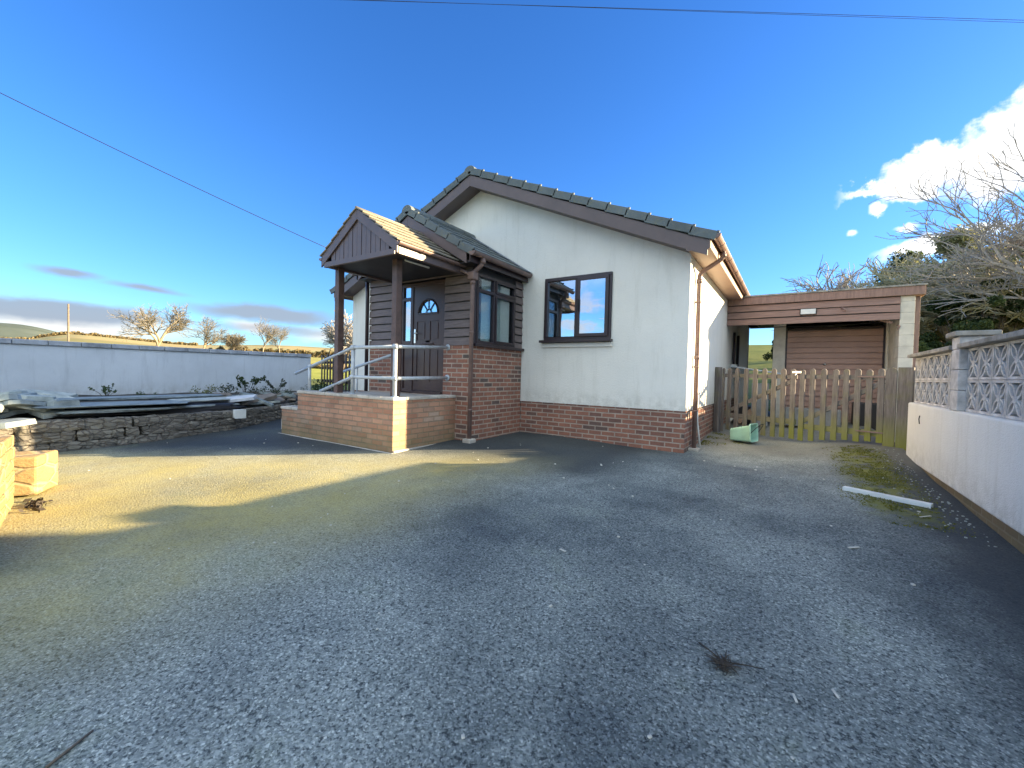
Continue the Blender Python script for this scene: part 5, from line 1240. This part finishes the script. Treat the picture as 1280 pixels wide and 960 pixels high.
# evergreen by the left house corner
def leafy(loc, h, rx, ry, label, mat, seed, n=16000, size=.10, name='evergreen_tree', trunk_r=.12, clumps=60, zlo=.15, twig=False, cat='tree', tmat='bark', top=1.0):
    random.seed(seed); T_ = thing(name, loc, label, cat); L = Vector(loc); tm = MB(); cm = MB(); cs = []
    for i in range(clumps):
        t = random.random() ** .8; a = random.random() * 6.28; r_ = math.sqrt(random.random()); z = zlo + (top - zlo) * t
        prof = (1 - abs(2 * (z - .42)) ** 2.2 * .75) if z > .42 else 1
        prof = max(.15, prof); c_ = L + Vector((math.cos(a) * rx * r_ * prof, math.sin(a) * ry * r_ * prof, h * z)); cs.append((c_, random.uniform(.10, .2) * min(rx, ry, h) * 1.4))
    for c_, r_ in cs: leaf_quads(cm, c_, n // clumps, r_, size, .8)
    tm.tube(trunk_path(L, (0, 0, 1), h * .7, 5, .06)[0], trunk_r, 8, trunk_r * .4)
    for c_, r_ in cs[::2]:
        st = L + Vector((0, 0, h * random.uniform(.1, .5))); md = st.lerp(c_, .5) + Vector((random.gauss(0, .1), random.gauss(0, .1), .1)) * h * .1; tm.tube([st, md, c_], trunk_r * .28, 4, .012, False)
    tm.build('trunk', tmat, T_, weld=False); cm.build('crown', mat, T_, weld=False)
    return cs
leafy((-10.35, 8.3, .3), 2.2, .75, .75, 'dark glossy evergreen bush by the left corner of the house', 'leaf_dark', 41, 9000, .07, 'evergreen_bush', .05, 40, .05, cat='shrub')
bare_tree((-11.5, 9.4, .3), 3.9, 'young bare sapling with drooping twigs behind the left canopy post', 45, 'bark', 'twigs', .4, .035, 3, .5, kids=3, rmin=.005)
# trees behind the garage on the right
leafy(gpos(-12.6, 27, 0), th_(-12.6, 27, 12.9), 3.4, 2.6, 'bushy khaki green tree rising behind the right end of the garage roof', 'leaf_khaki', 51, 42000, .12, 'ivy_clad_tree', .2, 110, .1)
leafy(gpos(-17.5, 25, 0), th_(-17.5, 25, 12.2), 3.6, 2.6, 'pale grey green tree with arching twigs at the right edge', 'leaf_khaki', 52, 42000, .11, 'ivy_clad_tree', .2, 110, .1)
leafy(gpos(-9.2, 28, 0), th_(-9.2, 28, 11.9), 2.2, 2.0, 'dark green round topped tree behind the garage', 'leaf_dark', 53, 20000, .13, 'evergreen_tree', .2, 80, .2)
leafy(gpos(-14.6, 21, 0), th_(-14.6, 21, 8.2), 4.2, 1.2, 'dark evergreen hedge tree low behind the garden wall', 'leaf_dark', 54, 26000, .10, 'evergreen_tree', .12, 100, .02)
leafy(gpos(-20, 18, 0), th_(-20, 18, 8.6), 3.4, 1.2, 'dark evergreen hedge tree beyond the right edge of the wall', 'leaf_dark', 55, 16000, .10, 'evergreen_tree', .12, 80, .02)
leafy(gpos(-10.6, 16.5, 0), 2.6, .9, .8, 'small glossy green shrub in the gap beside the block pillar', 'leaf_plant', 56, 9000, .09, 'shrub', .05, 40, .05, cat='shrub')
bare_tree(gpos(-4.9, 34, 0), th_(-4.9, 34, 12.4), 'wide grey bare tree above the left half of the carport roof', 61, 'bark', 'twigs', .25, .22, 5, .85, kids=3, rmin=.007)
bare_tree(gpos(-7.3, 32, 0), th_(-7.3, 32, 12.3), 'grey bare tree tangled with the dark round topped tree', 62, 'bark', 'twigs', .25, .2, 5, .85, kids=3, rmin=.007)
bare_tree(gpos(-21.5, 19, 0), th_(-21.5, 19, 22), 'tall bare tree with upswept branches at the right edge of the picture', 63, 'bark', 'twigs', .24, .10, 5, .72, kids=3, rmin=.006)
bare_tree(gpos(-14.4, 23, 0), th_(-14.4, 23, 12.6), 'pale twiggy bare tree standing in front of the khaki tree', 64, 'bark_lit', 'khaki_twigs', .16, .10, 5, .95, rmin=.007, kids=4)
bare_tree(gpos(-18.2, 22, 0), th_(-18.2, 22, 11.6), 'dense khaki twigged bare tree below the upswept tree at the right edge', 66, 'bark_lit', 'khaki_twigs', .16, .10, 5, .95, rmin=.007, kids=4)
bare_tree(gpos(-11.2, 24, 0), th_(-11.2, 24, 11.8), 'low bare tree with sunlit pale twigs behind the garage corner', 65, 'bark_lit', 'khaki_twigs', .16, .10, 5, .95, rmin=.007, kids=4)
leafy((-.1, 19.2, .2), 3.6, .75, .8, 'dark conifer seen through the carport passage', 'leaf_dark', 57, 9000, .09, 'evergreen_tree', .08, 50, .02)
# lawn behind the house
grid('lawn', lin(-16, 12, 30), lin(17.3, 46, 30), lambda x, y: .12 + .15 * (y - 17.3) + .03 * mnoise.noise(Vector((x, y, 0))), 'grass')
grid('lawn_left', lin(-24, -9.3, 30), lin(7.6, 26, 30), lambda x, y: .30 + .03 * (y - 7.6), 'grass')
bpy.data.objects['lawn_left'].name = 'lawn.001'
# roof finial ball on the carport
q = Vector((.62, 15.5, 3.0)); tag(MB().tube([q, q + Vector((0, 0, .12))], .04, 8).lathe(q + Vector((0, 0, .18)), [(0, -.08), (.06, -.06), (.085, 0), (.06, .06), (0, .08)], 12).build('vent_cowl', 'pipe', None, loc=tuple(q)), 'small terracotta vent cowl on the carport roof', 'vent')

# ------------------------------------------------------ overhead cables
def cable(a, b, sag, r_, label):
    a, b = Vector(a), Vector(b); pts_ = [a.lerp(b, t) - Vector((0, 0, sag * 4 * t * (1 - t))) for t in lin(0, 1, 25)]
    tag(MB().tube(pts_, r_, 5).build('overhead_cable', 'cable', None, loc=tuple(a)), label, 'cable')
e1 = polar(57.6, 14.7, 12.2); cable(polar(86.5, 22.3, 13.0), e1 + (e1 - polar(83.7, 20.2, 12.6)) * .03, .05, .008, 'thin cable descending from the left sky to the roof of the house')
def thru(p, q, k0, k1):
    return p + (q - p) * k0, p + (q - p) * k1
a_, b_ = thru(polar(58.3, 37.8, 16), polar(-15.9, 28.9, 22), -.5, 1.4); cable(a_, b_, .0, .007, 'upper of two overhead cables crossing the top of the sky')
a_, b_ = thru(polar(57.6, 38.0, 16.1), polar(-15.9, 28.75, 22.3), -.5, 1.4); cable(a_, b_, .0, .006, 'lower of two overhead cables crossing the top of the sky')

# ------------------------------------------------------ things lying on the drive
def gp_(x, y, dz=0): return Vector((x, y, g(x, y) + dz))
BK = thing('basket', gp_(-.62, 8.35), 'green plastic planter bucket lying on its side in front of the gate', 'bucket')
bd_ = Vector((.95, -.30, .06)).normalized(); bc = gp_(-.68, 8.25, .150)
sx_ = bd_.orthogonal(); up_ = (Vector((0, 0, 1)) - bd_ * bd_.z).normalized(); sd2 = bd_.cross(up_)
def sq(c_, hw, hh_, rr, n=5):      # rounded square ring
    out = []
    for cxn, cyn, a0 in ((1, 1, 0), (-1, 1, 90), (-1, -1, 180), (1, -1, 270)):
        for k in range(n):
            a = rad(a0 + 90 * k / (n - 1)); out.append(c_ + sd2 * (cxn * (hw - rr) + math.cos(a) * rr) + up_ * (cyn * (hh_ - rr) + math.sin(a) * rr))
    return out
mb = MB(); prof = [(0, .098), (.012, .104), (.17, .122), (.33, .140), (.335, .152), (.36, .154), (.36, .146), (.335, .136), (.17, .116), (.02, .095)]
rings = [sq(bc + bd_ * (t - .16) * 1.0 + up_ * ((w_ - .12) * .9), w_, w_, .035) for t, w_ in prof]
mb.poly(rings[0][::-1]); mb.poly(rings[-1])
for r1_, r2_ in zip(rings, rings[1:]):
    for k in range(len(r1_)): mb.face([r1_[k - 1], r1_[k], r2_[k], r2_[k - 1]], [(0, 0), (.1, 0), (.1, .1), (0, .1)], True)
mb.build('tub', 'basket', BK)
rc = bc + bd_ * .19
mb = MB(); mb.tube([rc + sd2 * .15 * math.cos(t) + (up_ * .02) + Vector((.55, .2, .75)).normalized() * .2 * math.sin(t) + sd2 * 0 for t in lin(0, math.pi, 14)], .006, 6); mb.build('handle', 'black', BK)
PT = thing('plastic_trunking', gp_(.8, 5.2), 'length of white plastic trunking lying across the moss by the right wall', 'pipe')
a, b = gp_(.47, 5.36, .03), gp_(1.06, 5.10, .035)
mb = MB(); mb.bar(a, b, .062, .008, up=(0, 0, 1)); d_ = (b - a).normalized(); sdv = Vector((0, 0, 1)).cross(d_).normalized()
for sg in (-1, 1): mb.bar(a + sdv * .030 * sg - Vector((0, 0, .018)), b + sdv * .030 * sg - Vector((0, 0, .018)), .007, .034)
mb.build('trunking', 'white_pvc', PT, bevel=.003)
def twig_pile(c_, label, n, L, mat='stick', seed=3, name='twig_cluster', flat=.02, cat='twigs'):
    random.seed(seed); mb = MB(); c_ = Vector(c_)
    for k in range(n):
        a = random.random() * 6.28; p = c_ + Vector((random.gauss(0, L * .18), random.gauss(0, L * .18), random.random() * flat)); l = L * random.uniform(.25, .8)
        q = p + Vector((math.cos(a), math.sin(a), random.uniform(-.05, .1))) * l; q.z = max(q.z, c_.z); mb.tube([p, p.lerp(q, .5) + Vector((random.gauss(0, .006), random.gauss(0, .006), .004)), q], .0034, 4, .0012, False)
    tag(mb.build(name, mat, None, loc=tuple(c_), weld=False), label, cat)
twig_pile(gp_(-.20, 1.96, .006), 'dark tangle of dead twigs on the asphalt in the foreground right', 60, .085, seed=3)
tag(MB().tube([gp_(-.17, 1.99, .012), gp_(-.12, 2.01, .012), gp_(-.055, 2.03, .009)], .0035, 5, .002).build('twig', 'stick', None, loc=tuple(gp_(-.17, 1.99))), 'single straight dark twig sticking out of the twig tangle', 'twig')
tag(MB().tube([gp_(-.31, 2.06, .008), gp_(-.27, 2.03, .012), gp_(-.22, 2.0, .009)], .005, 5, .002).build('twig', 'stick', None, loc=tuple(gp_(-.29, 2.05))), 'curled dark twig on the left of the twig tangle', 'twig')
tag(MB().tube([gp_(-1.92, .30, .006), gp_(-1.98, .42, .006)], .005, 6, .004).build('stick', 'bark', None, loc=tuple(gp_(-1.92, .30))), 'short straight stick near the bottom left of the drive', 'stick')
def scrap(x, y, l, w_, a, label, mat='litter', name='wood_chip'):
    a = rad(a); p = gp_(x, y, .010); d_ = Vector((math.cos(a), math.sin(a), 0)); tag(MB().bar(p - d_ * l / 2 - Vector((0, 0, .003)), p + d_ * l / 2 + Vector((0, 0, .004)), w_, .004).build(name, mat, None, loc=tuple(p)), label, 'debris')
scrap(-1.24, 2.55, .06, .015, -30, 'pale wood chip in the middle of the drive')
scrap(.39, 3.68, .07, .018, 30, 'pale strip of wood on the drive below the white trunking')
scrap(.05, 1.92, .035, .008, 110, 'small pale leaf near the bottom right, left of another')
scrap(.18, 2.03, .035, .008, 120, 'small pale leaf near the bottom right, right of another')
scrap(-1.9, 4.9, .06, .02, 120, 'pale flake lying below the white gable wall')
scrap(.95, 4.75, .10, .012, 40, 'pale twig on the moss below the trunking')
random.seed(77); sg_ = 'pale crumbs scattered on the drive'
for i in range(80):
    x, y = random.uniform(-8, 1.1), random.uniform(.9, 6.3)
    if (x < -4 and y > 3.8) or x < bedline(y) + .2: continue
    if x < -5.4 and y < 1.2: continue
    p = gp_(x, y, .006); s_ = random.uniform(.006, .016) * (1 + y * .12); mb = MB(); stone(mb, p, s_, s_ * .7, s_ * .4, random.random() * 3, i * 1.3)
    tag(mb.build('crumb', 'litter', None, loc=tuple(p)), 'tiny pale crumb of stone scattered on the asphalt', 'crumb', sg_)
# dead leaves by the yellow wall and moss tufts
mb = MB(); random.seed(9)
for i in range(70):
    p = Vector((-5.50, .80)) + Vector((random.gauss(0, .10), random.gauss(0, .035))); leaf_quads(mb, gp_(p.x, p.y, .015), 1, .01, .06)
tag(mb.build('dead_leaves', 'stick', None, loc=tuple(gp_(-5.45, .8)), weld=False), 'dark dead leaves gathered at the foot of the yellow stone wall', 'leaves', kind='stuff')
mb = MB(); random.seed(10)
for i in range(14000):
    x = random.triangular(.40, 1.20, .85); y = random.uniform(4.4, 8.1)
    if mnoise.noise(Vector((x * 2.2, y * 1.4, 0))) + .5 * mnoise.noise(Vector((x * 11, y * 11, 0))) < -.05: continue
    leaf_quads(mb, gp_(x, y, .003), 1, .006, random.uniform(.008, .02))
for i in range(1500):
    t = random.random(); x = -1.25 + random.random() ** 2 * .6; y = random.uniform(7.6, 9.2)
    if mnoise.noise(Vector((x * 3, y * 3, 4))) > .0: leaf_quads(mb, gp_(x, y, .004), 1, .01, random.uniform(.012, .03))
tag(mb.build('moss', 'moss', None, loc=(.9, 6, .05), weld=False), 'green moss and leaf crumbs growing on the drive beside the right wall', 'moss', kind='stuff')
mb = MB(); random.seed(12)
for i in range(160):
    y = random.uniform(4.2, 7.9); p = gp_(1.22 - random.random() ** 2 * .35, y, .006); s_ = random.uniform(.005, .016); stone(mb, p, s_, s_ * .8, s_ * .5, random.random() * 3, i)
tag(mb.build('gravel', 'slate2', None, loc=(1.1, 6, .05), weld=False), 'loose gravel along the foot of the right wall', 'gravel', kind='stuff')

# ------------------------------------------------------ neighbour's house out of frame to the right (it throws the shade on the drive)
NX0, NX1, NY0, NY1, NZ = 9.0, 17.0, -1.5, 11.05, 4.6
NH = thing('unseen_neighbour_house', (13, 5, -.4), 'unseen white rendered two storey house beyond the right garden wall, shading the drive', 'house')
mb = MB(); mb.box(NX0, NX0 + .3, NY0, NY1, -.5, NZ); mb.box(NX1 - .3, NX1, NY0, NY1, -.5, NZ)
for ya in (NY0, NY1 - .3): mb.prism([(NX0 + .3, -.5), (NX1 - .3, -.5), (NX1 - .3, NZ + .12), ((NX0 + NX1) / 2, NZ + 2.3), (NX0 + .3, NZ + .12)], 1, ya, ya + .3)
mb.build('wall', 'render', NH)
slope_tiles('roof_tiles', NH, 13, 8.7, NZ + 2.45, NZ - .02, NY0 - .15, NY1 + .0, 'tile', tw=.6, tl=.5); slope_tiles('roof_tiles', NH, 13, 17.3, NZ + 2.45, NZ - .02, NY0 - .15, NY1 + .0, 'tile', tw=.6, tl=.5)
for wy in (.5, 4.2, 8.2):
    for wz in (.7, 3.0):
        mb = MB(); frame_rect(mb, wy, wy + 1.3, wz, wz + 1.15, .07, NX0 - .03, NX0 - .001, 'x'); mb.box(NX0 - .03, NX0 - .001, wy + .62, wy + .68, wz + .07, wz + 1.08); f_ = mb.build('window', 'white_pvc', NH); MB().box(NX0 - .015, NX0 - .002, wy + .05, wy + 1.25, wz + .05, wz + 1.1).build('pane', 'glass', f_)
MB().box(12.6, 13.4, 4, 5, NZ + 1.8, NZ + 3.3).build('chimney', 'brick', NH)
# hedge and trees across the road behind the camera (seen mirrored in the windows)
hedge('hedge', 150, 235, 17, 19, 1.6, 'clipped dark hedge across the road behind the viewer', 'leaf_dark', 15, 12000, .22)
bare_tree((-9, -19, -.3), 6.5, 'bare roadside tree across the road, left one', 71, levels=4, rmin=.02)
bare_tree((6, -22, -.3), 7.5, 'bare roadside tree across the road, right one', 72, levels=4, rmin=.02)

# ------------------------------------------------------ finish
for o in bpy.data.objects:
    if '_o' in o: del o['_o']
sc = bpy.context.scene
sc.view_settings.view_transform = 'Standard'; sc.view_settings.look = 'None'; sc.view_settings.gamma = 1; sc.view_settings.use_curve_mapping = False
sc.view_settings.exposure = 2.36
sc.cycles.max_bounces = 6; sc.cycles.transparent_max_bounces = 8; sc.cycles.use_denoising = True
